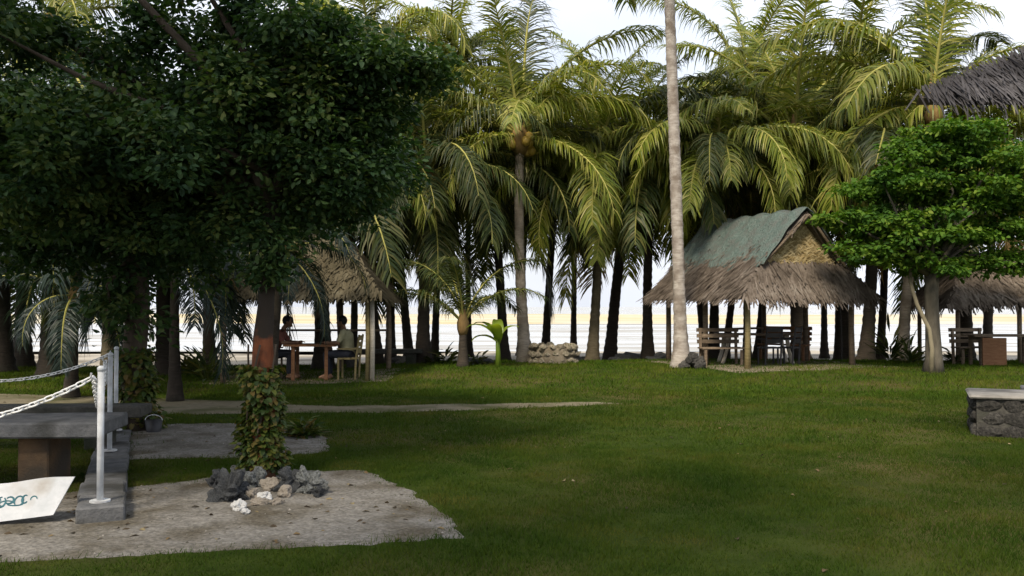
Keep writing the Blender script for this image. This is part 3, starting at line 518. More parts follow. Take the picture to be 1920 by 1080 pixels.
limbs(mb, (0, 0, 2.1), [tuple(clC[i] - loc) for i in rr.sample(range(len(clC)), 34)], .07, rr); mb.build('trunk', m_greyb, tC, True)
setp(link(bpy.data.objects.new('crown', foliage(clC - loc, 74, .36, .135, .037, 35, m_leafB, flat=.34)), tC), kind='stuff')
dx = WX(1705, dC) - txC; bx_ = WX(1736, dC) - txC
mb = MB(); mb.tube([(bx_ - .02, -.28, -.05), (bx_ + .0, -.28, .5), (bx_ - .05, -.26, .95), (dx + .08, -.2, 1.5), (dx - .02, -.1, 2.0), (dx + .05, 0, 2.5)], [.07, .05, .045, .045, .04, .035], 8, True, .05)
setp(mb.build('stem', m_stem, tC, True), 'pale leaning side stem')

# ------------------------------------------------------------------ thatch
def thatch(mbase, poly, down, rows=.075, gap=.034, ln=.24, w=.026, seed=0, lift=.05, shag=.10):
    """blades laid in rows on a planar polygon; down = direction down the slope"""
    q = np.random.default_rng(seed); Pn = np.array(poly, float); d = nrm(np.array(down, float)); nv = np.cross(Pn[1] - Pn[0], Pn[2] - Pn[0]); nv /= np.linalg.norm(nv)
    if nv[2] < 0: nv = -nv
    d = nrm(d - nv * np.dot(d, nv)); s = np.cross(nv, d); o_ = Pn[0]; S2 = (Pn - o_) @ s; T2 = (Pn - o_) @ (-d); out_ = []
    for t_ in np.arange(T2.min() + .01, T2.max(), rows):
        xsn = []
        for i in range(len(Pn)):
            j = (i + 1) % len(Pn); a, b = T2[i], T2[j]
            if (a - t_) * (b - t_) < 0: xsn.append(S2[i] + (S2[j] - S2[i]) * (t_ - a) / (b - a))
        if len(xsn) < 2: continue
        lo, hi = min(xsn), max(xsn); n = max(2, int((hi - lo) / gap)); ss = np.linspace(lo, hi, n) + q.normal(0, gap * .5, n); tt = t_ + q.normal(0, rows * .45, n)
        B = o_ + ss[:, None] * s - tt[:, None] * d + nv * (lift + q.uniform(-.015, .02, n)[:, None])
        dd = d + s * q.normal(0, .36, n)[:, None] + nv * q.normal(.06, .13, n)[:, None]; ll = ln * q.uniform(.6, 1.25, n)[:, None]
        tip = B + dd * ll - np.array([0, 0, 1]) * shag * q.random(n)[:, None] * ll; top = B - d * ln * .35; ww = s * (w * q.uniform(.6, 1.4, n))[:, None]
        out_.append(np.stack([top - ww, top + ww, tip + ww * .5, tip - ww * .5], 1).reshape(-1, 3))
    return np.concatenate(out_)
def thatch_obj(parts, mat, parent):
    V = np.concatenate(parts); n = len(V) // 4
    me = bulk_mesh('thatch', V, np.arange(len(V)), 4, mat, np.repeat(NR.random(n), 4)); return setp(link(bpy.data.objects.new('thatch', me), parent), kind='stuff')
def slab(mb, poly, th=.06):
    P = [Vector(p) for p in poly]; n = (P[1] - P[0]).cross(P[2] - P[0]).normalized()
    if n.z < 0: n = -n
    k = len(P); vs = P + [p - n * th for p in P]; fs = [tuple(range(k)), tuple(range(2 * k - 1, k - 1, -1))] + [(i, (i + 1) % k, k + (i + 1) % k, k + i) for i in range(k)]; mb.add(vs, fs)

# main hut: dutch-gable thatch with green netting over the ridge
ang = R(22); hx, hy = WX(1393, 20.3), 20.3; hz = G(hx, hy + 1)
hut = empty('thatched_hut', (hx, hy, hz), ang, 'open thatched hut with green netting over its ridge and woven gable', 'hut')
Wd, Ld, ze, zg, zr, vg = 3.9, 4.2, 1.62, 2.42, 3.55, .40
fg = (zg - ze) / (zr - ze); ug = fg * Wd / 2
sl = [(0, 0, ze), (ug, vg, zg), (Wd / 2, vg - .25, zr), (Wd / 2, Ld, zr), (0, Ld, ze)]
sr = [(Wd, 0, ze), (Wd - ug, vg, zg), (Wd / 2, vg - .25, zr), (Wd / 2, Ld, zr), (Wd, Ld, ze)]
sk = [(0, 0, ze), (Wd, 0, ze), (Wd - ug, vg, zg), (ug, vg, zg)]
mb = MB()
for poly in (sl, sr, sk): slab(mb, poly, .05)
mb.build('roof', m_under, hut)
dl = (-(Wd / 2), 0, -(zr - ze)); dr_ = (Wd / 2, 0, -(zr - ze)); dk = (0, -vg, -(zg - ze))
thatch_obj([thatch(None, sl, dl, seed=1), thatch(None, sr, dr_, seed=2), thatch(None, sk, dk, seed=3, shag=.25)], m_thatch, hut)
mb = MB(); mb.add([(ug - .1, vg + .02, zg - .05), (Wd - ug + .1, vg + .02, zg - .05), (Wd / 2, vg + .02, zr - .03), (ug - .1, vg + .06, zg - .05), (Wd - ug + .1, vg + .06, zg - .05), (Wd / 2, vg + .06, zr - .03)], [(0, 1, 2), (5, 4, 3), (0, 3, 4, 1), (1, 4, 5, 2), (2, 5, 3, 0)])
gb = mb.build('gable', m_weave, hut); mb = MB()
q = np.random.default_rng(9); Vg = []
for k in range(900):
    t_ = q.random() ** .7; z = zg + (zr - zg) * (1 - t_) * .97; half = (Wd / 2 - ug) * (z - zr) / (zg - zr); x = Wd / 2 + q.uniform(-1, 1) * half; a = q.choice([-1, 1]) * R(40) + q.normal(0, .2); l = .16
    dxx, dz = math.cos(a) * l, math.sin(a) * l; wv = .012; y_ = vg + q.uniform(-.02, .012)
    Vg.append([(x, y_, z), (x + dxx * .1 - wv, y_, z + wv * 2), (x + dxx, y_ - .01, z + dz), (x + dxx + wv, y_ - .01, z + dz - wv * 2)])
Vg = np.array(Vg).reshape(-1, 3)
m_weavel = leafM('woven_strip', [(0.24, 0.17, 0.07), (0.38, 0.29, 0.14), (0.52, 0.41, 0.22), (0.6, 0.5, 0.3)], .1, (1, 1, 1), .9, .1, 0.)
setp(link(bpy.data.objects.new('matting', bulk_mesh('matting', Vg, np.arange(len(Vg)), 4, m_weavel, np.repeat(NR.random(len(Vg) // 4), 4))), gb), kind='stuff')
for sgn, e0, e1 in ((1, (ug - .06, vg - .12, zg - .02), (Wd / 2, vg - .28, zr + .02)), (-1, (Wd - ug + .06, vg - .12, zg - .02), (Wd / 2, vg - .28, zr + .02))):
    mb = MB(); mb.tube([e0, e1], .035, 6); mb.build('bargeboard', m_wood, hut)
# netting
def net(side, lo, seed):
    nu, nv = 26, 44; V = []; rr_ = random.Random(seed)
    for i in range(nu + 1):
        for j in range(nv + 1):
            v_ = vg - .22 + (Ld - vg + .26) * j / nv; f = i / nu; edge = lo + .16 * noise.noise((v_ * 1.7, seed, 0)) + .09 * noise.noise((v_ * 6, seed, 3)); fr = 1 - f * edge; u = Wd / 2 * fr; z = ze + (zr - ze) * fr
            bumpy = .165 - .105 * f * f + .05 * noise.noise((u * 3, v_ * 3, seed)) + (.05 * abs(math.sin(v_ * 4.2)) * (1 - f) ** 3)
            nn = Vector((-(zr - ze), 0, Wd / 2)).normalized(); p_ = Vector((u, v_, z)) + nn * bumpy
            if i == 0: p_ = Vector((Wd / 2, v_, zr + .17 + .06 * abs(math.sin(v_ * 4.2))))
            if side < 0: p_.x = Wd - p_.x
            V.append(p_)
    return V, [(i * (nv + 1) + j, i * (nv + 1) + j + 1, (i + 1) * (nv + 1) + j + 1, (i + 1) * (nv + 1) + j) for i in range(nu) for j in range(nv)]
mb = MB(); mb.add(*net(1, .62, 4)); mb.add(*net(-1, .45, 8)); o = mb.build('netting', m_net, hut, True); m_ = o.modifiers.new('thickness', 'SOLIDIFY'); m_.thickness = .006
for (u, v_) in ((.42, .42), (Wd - .42, .42), (.42, Ld / 2), (Wd - .42, Ld / 2), (.42, Ld - .4), (Wd - .42, Ld - .4)):
    mb = MB(); hh = ze + .28; k = rng.uniform(-.03, .03); mb.tube([(u, v_, -.1), (u + k, v_, hh * .5), (u, v_, hh)], [.075, .065, .065], 8, True, .05)
    mb.build('post', m_woody if (u < 1 and v_ < 1) else m_wood, hut, True)
for (a, b) in (((.3, .42, ze + .05), (Wd - .3, .42, ze + .05)), ((.42, .3, ze + .02), (.42, Ld - .2, ze + .02)), ((Wd - .42, .3, ze + .02), (Wd - .42, Ld - .2, ze + .02)), ((.3, Ld - .4, ze + .05), (Wd - .3, Ld - .4, ze + .05))):
    mb = MB(); mb.tube([a, b], .045, 6); mb.build('beam', m_wood, hut)
mb = MB(); mb.tube([(Wd - 1.9, Ld - .42, .82), (Wd - .2, Ld - .42, .84)], .035, 6); mb.build('rail', m_wood, hut)
c35, s35 = math.cos(ang), math.sin(ang)
def HW(u, v_): return (hx + u * c35 - v_ * s35, hy + u * s35 + v_ * c35)
patch('bare_ground', ragged([HW(-.3, -.3), HW(Wd + .3, -.3), HW(Wd + .3, Ld + .4), HW(-.3, Ld + .4)], .4, .15, 5), m_dirt, .012)

# ------------------------------------------------------------------ furniture builders
def bench(name, loc, rz, ln, label, group=None, mat=None):
    t = empty(name, loc, rz, label, 'bench', group); m = mat or m_wood
    for k in range(3): mb = MB(); mb.box((0, -.14 + k * .14, .43), (ln, .115, .035), 0, None, .004); mb.build('seat_slat', m, t)
    for k in range(3): mb = MB(); mb.box((0, .24 + k * .02, .58 + k * .14), (ln, .03, .09), 0, None, .004); mb.build('back_slat', m, t)
    for sx in (-1, 1):
        for y, h in ((-.17, .41), (.225, .93)): mb = MB(); mb.box((sx * (ln / 2 - .08), y, h / 2 - .02), (.06, .05, h), 0, Matrix.Rotation(-.05 if y > 0 else 0, 3, 'X')); mb.build('leg', m, t)
    return t
def table(name, loc, rz, lx, ly, h, label, mat, legs='plain', cat='table', group=None):
    t = empty(name, loc, rz, label, cat, group); np_ = 4
    for k in range(np_): mb = MB(); mb.box((0, -ly / 2 + ly / np_ * (k + .5), h), (lx, ly / np_ - .012, .045), 0, None, .004); mb.build('top_plank', mat, t)
    for sx in (-1, 1):
        for sy in (-1, 1):
            mb = MB(); x, y = sx * (lx / 2 - .2), sy * (ly / 2 - .1)
            if legs == 'splay': mb.tube([(x + sx * .12, y, -.03), (x, y, h * .5), (x - sx * .04, y, h - .02)], [.05, .045, .055], 7, True, .06)
            else: mb.box((x, y, h / 2 - .02), (.07, .07, h))
            mb.build('leg', mat if legs == 'plain' else m_woodp, t)
    for sx in (-1, 1): mb = MB(); mb.box((sx * (lx / 2 - .2), 0, h - .07), (.06, ly - .24, .07)); mb.build('crossbar', mat, t)
    return t
def chair(name, loc, rz, label, mat, group=None):
    t = empty(name, loc, rz, label, 'chair', group)
    for k in range(3): mb = MB(); mb.box((-.14 + .14 * k, 0, .44), (.125, .44, .035), 0, None, .003); mb.build('seat_slat', mat, t)
    for sx in (-1, 1):
        for sy in (-1, 1):
            h = .43 if sx > 0 else .95; mb = MB(); mb.tube([(sx * .19 + (0 if sx > 0 else .02), sy * .2, -.02), (sx * .19, sy * .2, .43)] + ([] if sx > 0 else [(-.26, sy * .2, h)]), .024, 6); mb.build('leg', mat, t)
    for k in range(3): mb = MB(); mb.box((-.215 - .02 * k, 0, .60 + k * .14), (.022, .42, .10), 0, Matrix.Rotation(-.15, 3, 'Y'), .003); mb.build('back_slat', mat, t)
    for sy in (-1, 1): mb = MB(); mb.box((0, sy * .2, .65), (.44, .05, .03)); mb.build('armrest', mat, t)
    return t
bench('slatted_bench', (WX(1352, 21.9), 21.9, hz), R(6), 1.05, 'slatted wooden bench under the left eave of the green-topped hut')
p_ = HW(1.75, 1.9); table('wooden_table', (p_[0], p_[1], hz), ang - R(25), 1.9, .8, .74, 'plank table with pale splayed log legs inside the green-topped hut', m_wood, 'splay')
p_ = HW(2.2, .95); chair('wooden_chair', (p_[0] - .15, p_[1], hz), ang + R(120), 'dark chair before the table in the green-topped hut', m_dark)
p_ = HW(1.45, 1.1); chair('wooden_chair', (p_[0] + .1, p_[1], hz), ang + R(80), 'dark chair at the splayed leg of the table in the green-topped hut', m_dark)
p_ = HW(3.2, 2.6); bench('slatted_bench', (p_[0], p_[1], hz), ang - R(60), 1.3, 'wooden bench beyond the table in the green-topped hut', mat=m_woodr)

# shaded hut with people
ax, ay = WX(698, 18.9), 18.9; az_ = G(ax, ay)
hw, hd = 3.3, 3.2
hutB = empty('thatched_hut', (ax, ay, az_), 0, 'small shaded thatched hut with pale corner pole and people at a table', 'hut')
ze2, zr2 = 1.74, 3.15; o1 = [(.2, -.25, ze2), (-hw, -.25, ze2), (-hw, hd, ze2), (.2, hd, ze2)]; ap = [(-.95, hd / 2, zr2), (-hw + 1.15, hd / 2, zr2)]
pls = [([o1[0], o1[1], ap[1], ap[0]], (0, -1, -.8)), ([o1[2], o1[3], ap[0], ap[1]], (0, 1, -.8)), ([o1[3], o1[0], ap[0]], (1, 0, -1)), ([o1[1], o1[2], ap[1]], (-1, 0, -1))]
mb = MB()
for poly, d_ in pls: slab(mb, poly, .05)
mb.build('roof', m_under, hutB); thatch_obj([thatch(None, poly, d_, seed=20 + i) for i, (poly, d_) in enumerate(pls)], m_thatchg, hutB)
for i, (x, y, m) in enumerate(((0, 0, m_woodp), (-.10, .03, m_woody), (-.05, hd - .3, m_wood), (-hw + .2, 0, m_wood), (-hw + .2, hd - .3, m_wood), (-1.2, hd - .3, m_wood))):
    mb = MB(); mb.tube([(x, y, -.1), (x + .01, y, .9), (x - .01, y, ze2 + .1 + (0 if i < 2 else .1))], .05 if i < 2 else .06, 8, True, .04); mb.build('post', m, hutB, True)
for (a, b) in (((.1, 0.09, ze2 + .0), (-hw + .1, .09, ze2 + .0)), ((.1, hd - .3, ze2 + .02), (-hw + .1, hd - .3, ze2 + .02))): mb = MB(); mb.tube([a, b], .04, 6); mb.build('beam', m_wood, hutB)
mb = MB(); mb.tube([(-hw + .2, hd - .3, .98), (-.05, hd - .3, .98)], .03, 6); mb.build('rail', m_wood, hutB)
patch('bare_ground', ragged([(ax - hw - .3, ay - .15), (ax + .3, ay - .15), (ax + .3, ay + hd), (ax - hw - .3, ay + hd)], .4, .12, 6), m_dirt, .012)
t_ = table('wooden_table', (WX(585, 19.6), 19.6, az_), R(4), 1.1, .75, .72, 'wooden table between the two seated people in the shaded hut', m_woodr)
chair('wooden_chair', (WX(655, 19.5), 19.5, az_), R(178), 'brown wooden chair under the person in the khaki shirt', m_woody)
chair('wooden_chair', (WX(508, 19.7), 19.7, az_), R(0), 'wooden chair under the person in the maroon shirt', m_wood)

def remesh(o, vox, sm=4):
    m = o.modifiers.new('remesh', 'REMESH'); m.mode = 'VOXEL'; m.voxel_size = vox; m.use_smooth_shade = True
    s = o.modifiers.new('smooth', 'SMOOTH'); s.iterations = sm; s.factor = .5
def person(loc, rz, shirt, label, lean):
    t = empty('person', loc, rz, label, 'person'); B = MB()
    def T(a, ra, b, rb, m=None):
        a, b = Vector(a), Vector(b); (m or B).tube([a, a.lerp(b, .5), b], [ra, (ra + rb) / 2, rb], 10); (m or B).ball(a, ra, 2); (m or B).ball(b, rb, 2)
    pel, chest, neck = (0, 0, .55), (.02 + lean * .5, 0, .93), (.05 + lean * .8, 0, 1.07); head = Vector((.09 + lean, 0, 1.22))
    B.tube([pel, (lean * .2, 0, .70), chest, (.03 + lean * .65, 0, 1.02)], [.135, .125, .15, .10], 14); B.ball(pel, .14, 2, (1, 1.2, .9)); T(neck, .055, head - Vector((.02, 0, .05)), .05)
    B.ball(head, .1, 2, (.98, .80, 1.2)); B.ball(head + Vector((.10, 0, -.02)), .022, 1, (1, .8, 1.3)); B.ball(head + Vector((.065, 0, -.085)), .04, 1)
    for s in (-1, 1): B.ball(head + Vector((-.005, s * .082, -.01)), .026, 1, (.8, .5, 1.3))
    sh_ = MB(); tr = MB()
    sh_.tube([(0, 0, .52), (lean * .2, 0, .70), chest, (.03 + lean * .65, 0, 1.03)], [.158, .148, .168, .11], 14)
    tr.ball(pel, .16, 2, (1, 1.2, .8))
    for s in (-1, 1):
        sho = (.03 + lean * .6, s * .18, 1.0); elb = (.13 + lean * .7, s * .25, .77); wri = Vector((.36 + lean * .7, s * .15, .775)); hip = (0, s * .09, .53); kn = (.43, s * .12, .53); an = (.41, s * .12, .09)
        T(sho, .058, elb, .042); T(elb, .042, wri, .028); T(hip, .092, kn, .062); T(kn, .060, an, .04); T(an, .042, (.56, s * .13, .035), .036); T((.37, s * .12, .035), .035, (.5, s * .125, .035), .04)
        B.tube([wri, wri + Vector((.05, -s * .01, .0)), wri + Vector((.09, -s * .015, 0))], [.026, .036, .034], 8)
        for k in range(4):
            b0 = wri + Vector((.088, -s * .015 + (k - 1.5) * .019, .002)); ln = (.062, .075, .07, .055)[k]; B.tube([b0, b0 + Vector((ln * .5, 0, .008)), b0 + Vector((ln, 0, -.012))], [.0095, .009, .008], 6)
        b0 = wri + Vector((.03, -s * .04, 0)); B.tube([b0 + Vector((0, s * .015, 0)), b0 + Vector((.03, -s * .015, 0)), b0 + Vector((.058, -s * .018, -.008))], [.012, .011, .009], 6)
        T(sho, .074, Vector(sho).lerp(Vector(elb), .75), .062, sh_); T(hip, .108, kn, .078, tr); T(kn, .078, (.41, s * .12, .14), .062, tr)
    remesh(B.build('body', m_skin, t), .0085, 2); remesh(sh_.build('shirt', shirt, t), .014); remesh(tr.build('trousers', m_trous, t), .014)
    H = MB(); H.ball(head + Vector((-.022, 0, .028)), .108, 2, (.98, .86, 1.12)); remesh(H.build('hair', m_hair, t), .012)
    for s in (-1, 1): e = MB(); e.ball(head + Vector((.088, s * .033, .01)), .011, 1); e.build('eye', m_eye, t)
    return t
person((WX(652, 19.5), 19.5, az_ + .0), R(178), m_khaki, 'person with dark hair in khaki shirt sitting at the table in the shaded hut', .04)
person((WX(510, 19.7), 19.7, az_ + .0), R(0), m_maroon, 'person in maroon shirt leaning over the table in the shaded hut', .26)

# hut at the right edge
dx_ = 23.0; ex = WX(1778, dx_); ez = G(ex, dx_)
hutC = empty('thatched_hut', (ex, dx_, ez), R(-4), 'dark thatched hut at the right edge behind the bright green tree', 'hut'); w3, d3 = 3.6, 3.2
o1 = [(0, 0, 1.42), (w3, 0, 1.62), (w3, d3, 1.62), (0, d3, 1.5)]; ap = [(1.1, d3 / 2, 2.75), (w3 - 1.0, d3 / 2, 2.85)]
pls = [([o1[0], o1[1], ap[1], ap[0]], (0, -1, -.8)), ([o1[3], o1[2], ap[1], ap[0]], (0, 1, -.8)), ([o1[0], o1[3], ap[0]], (-1, 0, -1)), ([o1[1], o1[2], ap[1]], (1, 0, -1))]
mb = MB()
for poly, d_ in pls: slab(mb, poly, .05)
mb.build('roof', m_under, hutC); thatch_obj([thatch(None, poly, d_, seed=40 + i, shag=.6) for i, (poly, d_) in enumerate(pls)], m_thatch, hutC)
for (x, y) in ((.35, .3), (1.83, .2), (w3 - .3, .3), (.35, d3 - .3), (w3 - .3, d3 - .3)): mb = MB(); mb.tube([(x, y, -.1), (x, y, 1.75)], .06, 8, True, .05); mb.build('post', m_wood, hutC, True)
for (a, b) in (((.2, .3, 1.52), (w3 - .2, .3, 1.6)), ((.2, d3 - .3, 1.55), (w3 - .2, d3 - .3, 1.6))): mb = MB(); mb.tube([a, b], .04, 6); mb.build('beam', m_wood, hutC)
tb = table('wooden_table', (WX(1880, 22.2), 22.2, G(12, 22.2)), R(-3), 1.7, .8, .74, 'brown wooden counter with solid end panel at the right edge', m_wood)
for x in (-.38,): mb = MB(); mb.box((x, -.36, .36), (.56, .04, .66)); mb.build('end_panel', m_woodr, tb)
bench('slatted_bench', (WX(1822, 22.6), 22.6, G(11, 22.6)), R(8), .9, 'dark wooden bench left of the counter in the hut at the right edge')

# near pavilion whose grey eave enters at the upper right
pv = empty('thatched_pavilion', (4.14, 9.2, 0), 0, 'grey thatched roof corner of the near pavilion at the upper right', 'pavilion')
zE, W4, D4 = WZ(182, 9.2), 8.0, 2.3
pls = [([(0, 0, zE), (W4, 0, zE), (W4, 1.3, zE + 1.12), (2.6, 1.3, zE + 1.12)], (0, -1, -.95))]
mb = MB(); slab(mb, pls[0][0], .08); mb.build('roof', m_under, pv)
thatch_obj([thatch(None, poly, d_, .045, .022, .24, .012, 60 + i, .06, .6) for i, (poly, d_) in enumerate(pls)], m_thatchd, pv)
for (x, y, h) in ((2.25, .4, zE + .26), (W4 - .6, .4, zE + .26), (W4 - .6, 1.2, zE + .92), (3.2, 1.2, zE + .92)): mb = MB(); mb.tube([(x, y, -.05), (x, y, h)], .08, 10, True, .03); mb.build('post', m_wood, pv, True)
for (a, b) in (((1.9, .4, zE + .2), (W4 - .3, .4, zE + .2)), ((2.9, 1.2, zE + .88), (W4 - .3, 1.2, zE + .88))): mb = MB(); mb.tube([a, b], .05, 8); mb.build('beam', m_wood, pv)

# ------------------------------------------------------------------ stones
def rock_mesh(name, mat, seed, sq=(1, 1, 1), rough=.35, sub=3, fr=2.2):
    bm = bmesh.new(); bmesh.ops.create_icosphere(bm, subdivisions=sub, radius=1)
    for v in bm.verts:
        p_ = v.co.copy(); k = 1 + rough * noise.noise(p_ * fr * .6 + Vector((seed * 3.1, 0, 0))) * 1.6 + rough * .7 * noise.noise(p_ * fr * 1.7 + Vector((0, seed * 2.3, 0)))
        v.co = Vector((p_.x * sq[0], p_.y * sq[1], p_.z * sq[2])) * k
    me = bpy.data.meshes.new(name); bm.to_mesh(me); bm.free(); me.materials.append(mat); return me
STN = [rock_mesh('stone', m_stone, s, (1, .85, .75), .3, 2) for s in range(5)]
# planter of rough stones round the foot of the central palm
pc = (WX(1038, 23.4), 23.4); pl = empty('stone_planter', (pc[0], pc[1], G(*pc)), 0, 'low planter ring of rough stones right of the central palm', 'planter', )
for lay in range(3):
    nst = 15
    for k in range(nst):
        a = 2 * math.pi * (k + .5 * (lay % 2)) / nst; s = bpy.data.objects.new('stone', STN[rng.randrange(5)]); link(s, pl); r_ = .56 + rng.uniform(-.04, .03)
        s.location = (math.cos(a) * r_, math.sin(a) * r_ * .8, .07 + lay * .17 + rng.uniform(-.02, .02)); q_ = rng.uniform(.11, .145); s.scale = (q_, q_, q_ * .85); s.rotation_euler = (rng.uniform(-.4, .4), rng.uniform(-.4, .4), rng.uniform(0, 6))
mb = MB(); mb.tube([(0, 0, 0), (0, 0, .38), (0, 0, .44)], [.55, .52, .30], 14, True, .05); mb.build('soil', m_dirt, pl)
# rocks round the foot of the red-barked tree
RK = [(432, 932, .165, m_rockd, (1, .8, 1.25), .75, 'jagged dark coral rock left of the red-barked trunk', 3), (447, 948, .075, m_rockw, (1.1, .9, .85), .28, 'white rock in front of the jagged dark coral', 5), (478, 905, .14, m_rockg, (1, .9, .8), .4, 'small grey rock between dark coral and the vine-wrapped trunk', 7),
      (508, 912, .10, m_rockc, (1.1, .8, .9), .35, 'cream coral rock right before the vine-wrapped trunk', 9), (535, 924, .085, m_rockc, (1, .9, .8), .3, 'small cream stone before the grey coral rocks', 11), (549, 912, .16, m_rockd, (1, .8, .9), .6, 'dark coral rock right of the vine-wrapped trunk', 13),
      (578, 915, .145, m_rockg, (1.2, .8, .85), .65, 'knobbly grey coral rock at the right end of the rock ring', 15), (410, 905, .12, m_rockd, (1, .8, .9), .6, 'small dark coral rock at the left end of the rock ring', 17), (486, 940, .07, m_rockc, (1.2, .8, .6), .3, 'flat cream stone lying before the rock ring', 19), (462, 955, .05, m_rockw, (1.2, .8, .5), .3, 'tiny white pebble before the white rock', 21),
      (455, 888, .14, m_rockg, (1, .8, .9), .5, 'grey rock touching the left side of the vine', 23), (525, 890, .13, m_rockg, (1, .8, .8), .5, 'grey rock half hidden behind the vine', 25),
      (497, 930, .07, m_rockw, (1, .9, .8), .4, 'small white stone below the cream coral rock', 27), (520, 938, .055, m_rockc, (1.2, .8, .7), .4, 'tiny cream stone between white stone and small cream stone', 29), (468, 928, .085, m_rockc, (1, .8, .8), .45, 'cream stone between the dark coral and the white stone', 31), (598, 922, .075, m_rockd, (1.2, .8, .7), .5, 'small dark stone right of the knobbly grey coral', 33)]
for px, py, s, m, sq, rg, lab, sd_ in RK:
    x, y = gpt(px, py + 8); o = link(bpy.data.objects.new('rock', rock_mesh('rock', m, sd_, sq, rg, 4, 2.6))); o.location = (x, y + s * .3, s * .42); o.scale = (s * .78,) * 3; o.rotation_euler = (0, 0, sd_); setp(o, lab, 'rock', 'rocks round the red-barked tree')

# ------------------------------------------------------------------ chain fence, kerb, concrete furniture, board
FP = [(-3.13, 6.92, .12), (-4.22, 9.54, .09), (-4.88, 11.2, .08), (-5.35, 6.15, .12), (-7.2, 10.4, .06)]
FL = ['nearest white pipe fence post on the kerb', 'middle white pipe fence post on the kerb', 'farthest white pipe fence post on the kerb', 'white pipe fence post out by the left edge near the bench', 'white pipe fence post at the far left behind the benches']
for (x, y, z), lab in zip(FP, FL):
    t = empty('fence_post', (x, y, z), 0, lab, 'fence post', 'white pipe posts of the chain fence'); mb = MB(); mb.tube([(0, 0, 0), (0, 0, 1.0)], .025, 12); mb.build('pipe', m_postw, t, True)
    mb = MB(); mb.tube([(0, 0, .99), (0, 0, 1.015), (0, 0, 1.03)], [.029, .029, .015], 12); mb.build('cap', m_postw, t, True)
    mb = MB(); mb.tube([(0, 0, -.002), (0, 0, .012)], .075, 12); mb.build('base_plate', m_postw, t)
    mb = MB(); mb.tube([(-.03, -.03, .93), (-.055, -.055, .95), (-.05, -.05, .98)], .008, 6); mb.build('hook', m_postw, t)
lk = MB(); n_, k_ = 12, 5; vs = []; fs = []
for i in range(n_):
    a = 2 * math.pi * i / n_; cx, cy = math.cos(a) * .026 + (.012 if math.cos(a) > 0 else -.012), math.sin(a) * .019
    for j in range(k_): b = 2 * math.pi * j / k_; vs.append((cx + math.cos(a) * math.cos(b) * .0075, cy + math.sin(a) * math.cos(b) * .0075, math.sin(b) * .0075))
for i in range(n_):
    for j in range(k_): fs.append((i * k_ + j, ((i + 1) % n_) * k_ + j, ((i + 1) % n_) * k_ + (j + 1) % k_, i * k_ + (j + 1) % k_))
lk.add(vs, fs); link_me = lk.mesh('link', m_chain, True)
def chain(a, b, sag, label):
    a, b = Vector(a), Vector(b); N_ = 200; pts = [a.lerp(b, i / N_) - Vector((0, 0, sag * 4 * (i / N_) * (1 - i / N_))) for i in range(N_ + 1)]
    t = empty('chain', tuple(a), 0, label, 'chain', 'white chains of the fence'); acc = 0; k = 0; step = .058
    for i in range(N_):
        seg = (pts[i + 1] - pts[i]).length; acc += seg
        if acc >= step:
            acc -= step; d = (pts[i + 1] - pts[i]).normalized(); o = bpy.data.objects.new('link', link_me); link(o, t); o.location = pts[i] - a
            o.rotation_mode = 'QUATERNION'; from_q = d.to_track_quat('X', 'Z'); o.rotation_quaternion = from_q @ Matrix.Rotation(R(90 * (k % 2) + 45 + rng.uniform(-12, 12)), 3, 'X').to_quaternion(); k += 1
def tp(i, dz=.95): return (FP[i][0] - .04, FP[i][1] - .03, FP[i][2] + dz)
chain(tp(0), tp(3), .34, 'white plastic chain sagging left from the nearest post'); chain(tp(2), tp(4), .30, 'white plastic chain sagging left from the farthest post')
chain(tp(0), tp(1), .34, 'white plastic chain hanging between nearest and middle post'); chain(tp(1), tp(2), .30, 'white plastic chain hanging between middle and farthest post')
# kerb of concrete blocks under the posts
kb = empty('concrete_kerb', (-3.13, 6.92, 0), math.atan2(11.2 - 6.92, -4.88 + 3.13), 'stepped grey concrete block kerb under the white fence posts', 'kerb'); Lk = math.hypot(11.2 - 6.92, 1.75)
x = -.22; i = 0
while x < Lk + .3:
    ln = rng.uniform(.48, .66); h = .12 - .008 * i + rng.uniform(-.006, .006); mb = MB(); mb.box((x + ln / 2, rng.uniform(-.012, .012), h / 2 - .02), (ln - .014, .34, h + .04), 0, None, .006); mb.build('block', m_conc, kb, bevel=.012); x += ln; i += 1
def slab_bench(name, loc, rz, lx, ly, h, th, label, cat, legm, legs):
    t = empty(name, loc, rz, label, cat); mb = MB(); mb.box((0, 0, h - th / 2), (lx, ly, th), 0, None, .008); mb.build('slab', m_conc if legm is m_brn else m_concd, t, bevel=.015)
    for x in legs: mb = MB(); mb.box((x, 0, (h - th) / 2 - .02), (.26, ly * .62, h - th + .036)); mb.build('leg', legm, t, bevel=.012)
    return t
slab_bench('concrete_table', (-4.75, 8.15, 0), R(4), 2.3, .78, .60, .13, 'thick grey concrete slab table on brown legs behind the white board', 'table', m_brn, (.55, -.75))
slab_bench('concrete_bench', (-5.4, 10.1, 0), R(5), 2.6, .45, .50, .12, 'low concrete slab bench behind the slab table', 'bench', m_concd, (.8, -.8))
slab_bench('concrete_bench', (WX(716, 23.2), 23.2, G(-3, 23.2)), R(2), 2.1, .42, .42, .10, 'weathered grey concrete bench between the shaded hut and dark palms', 'bench', m_concd, (.75, -.75))
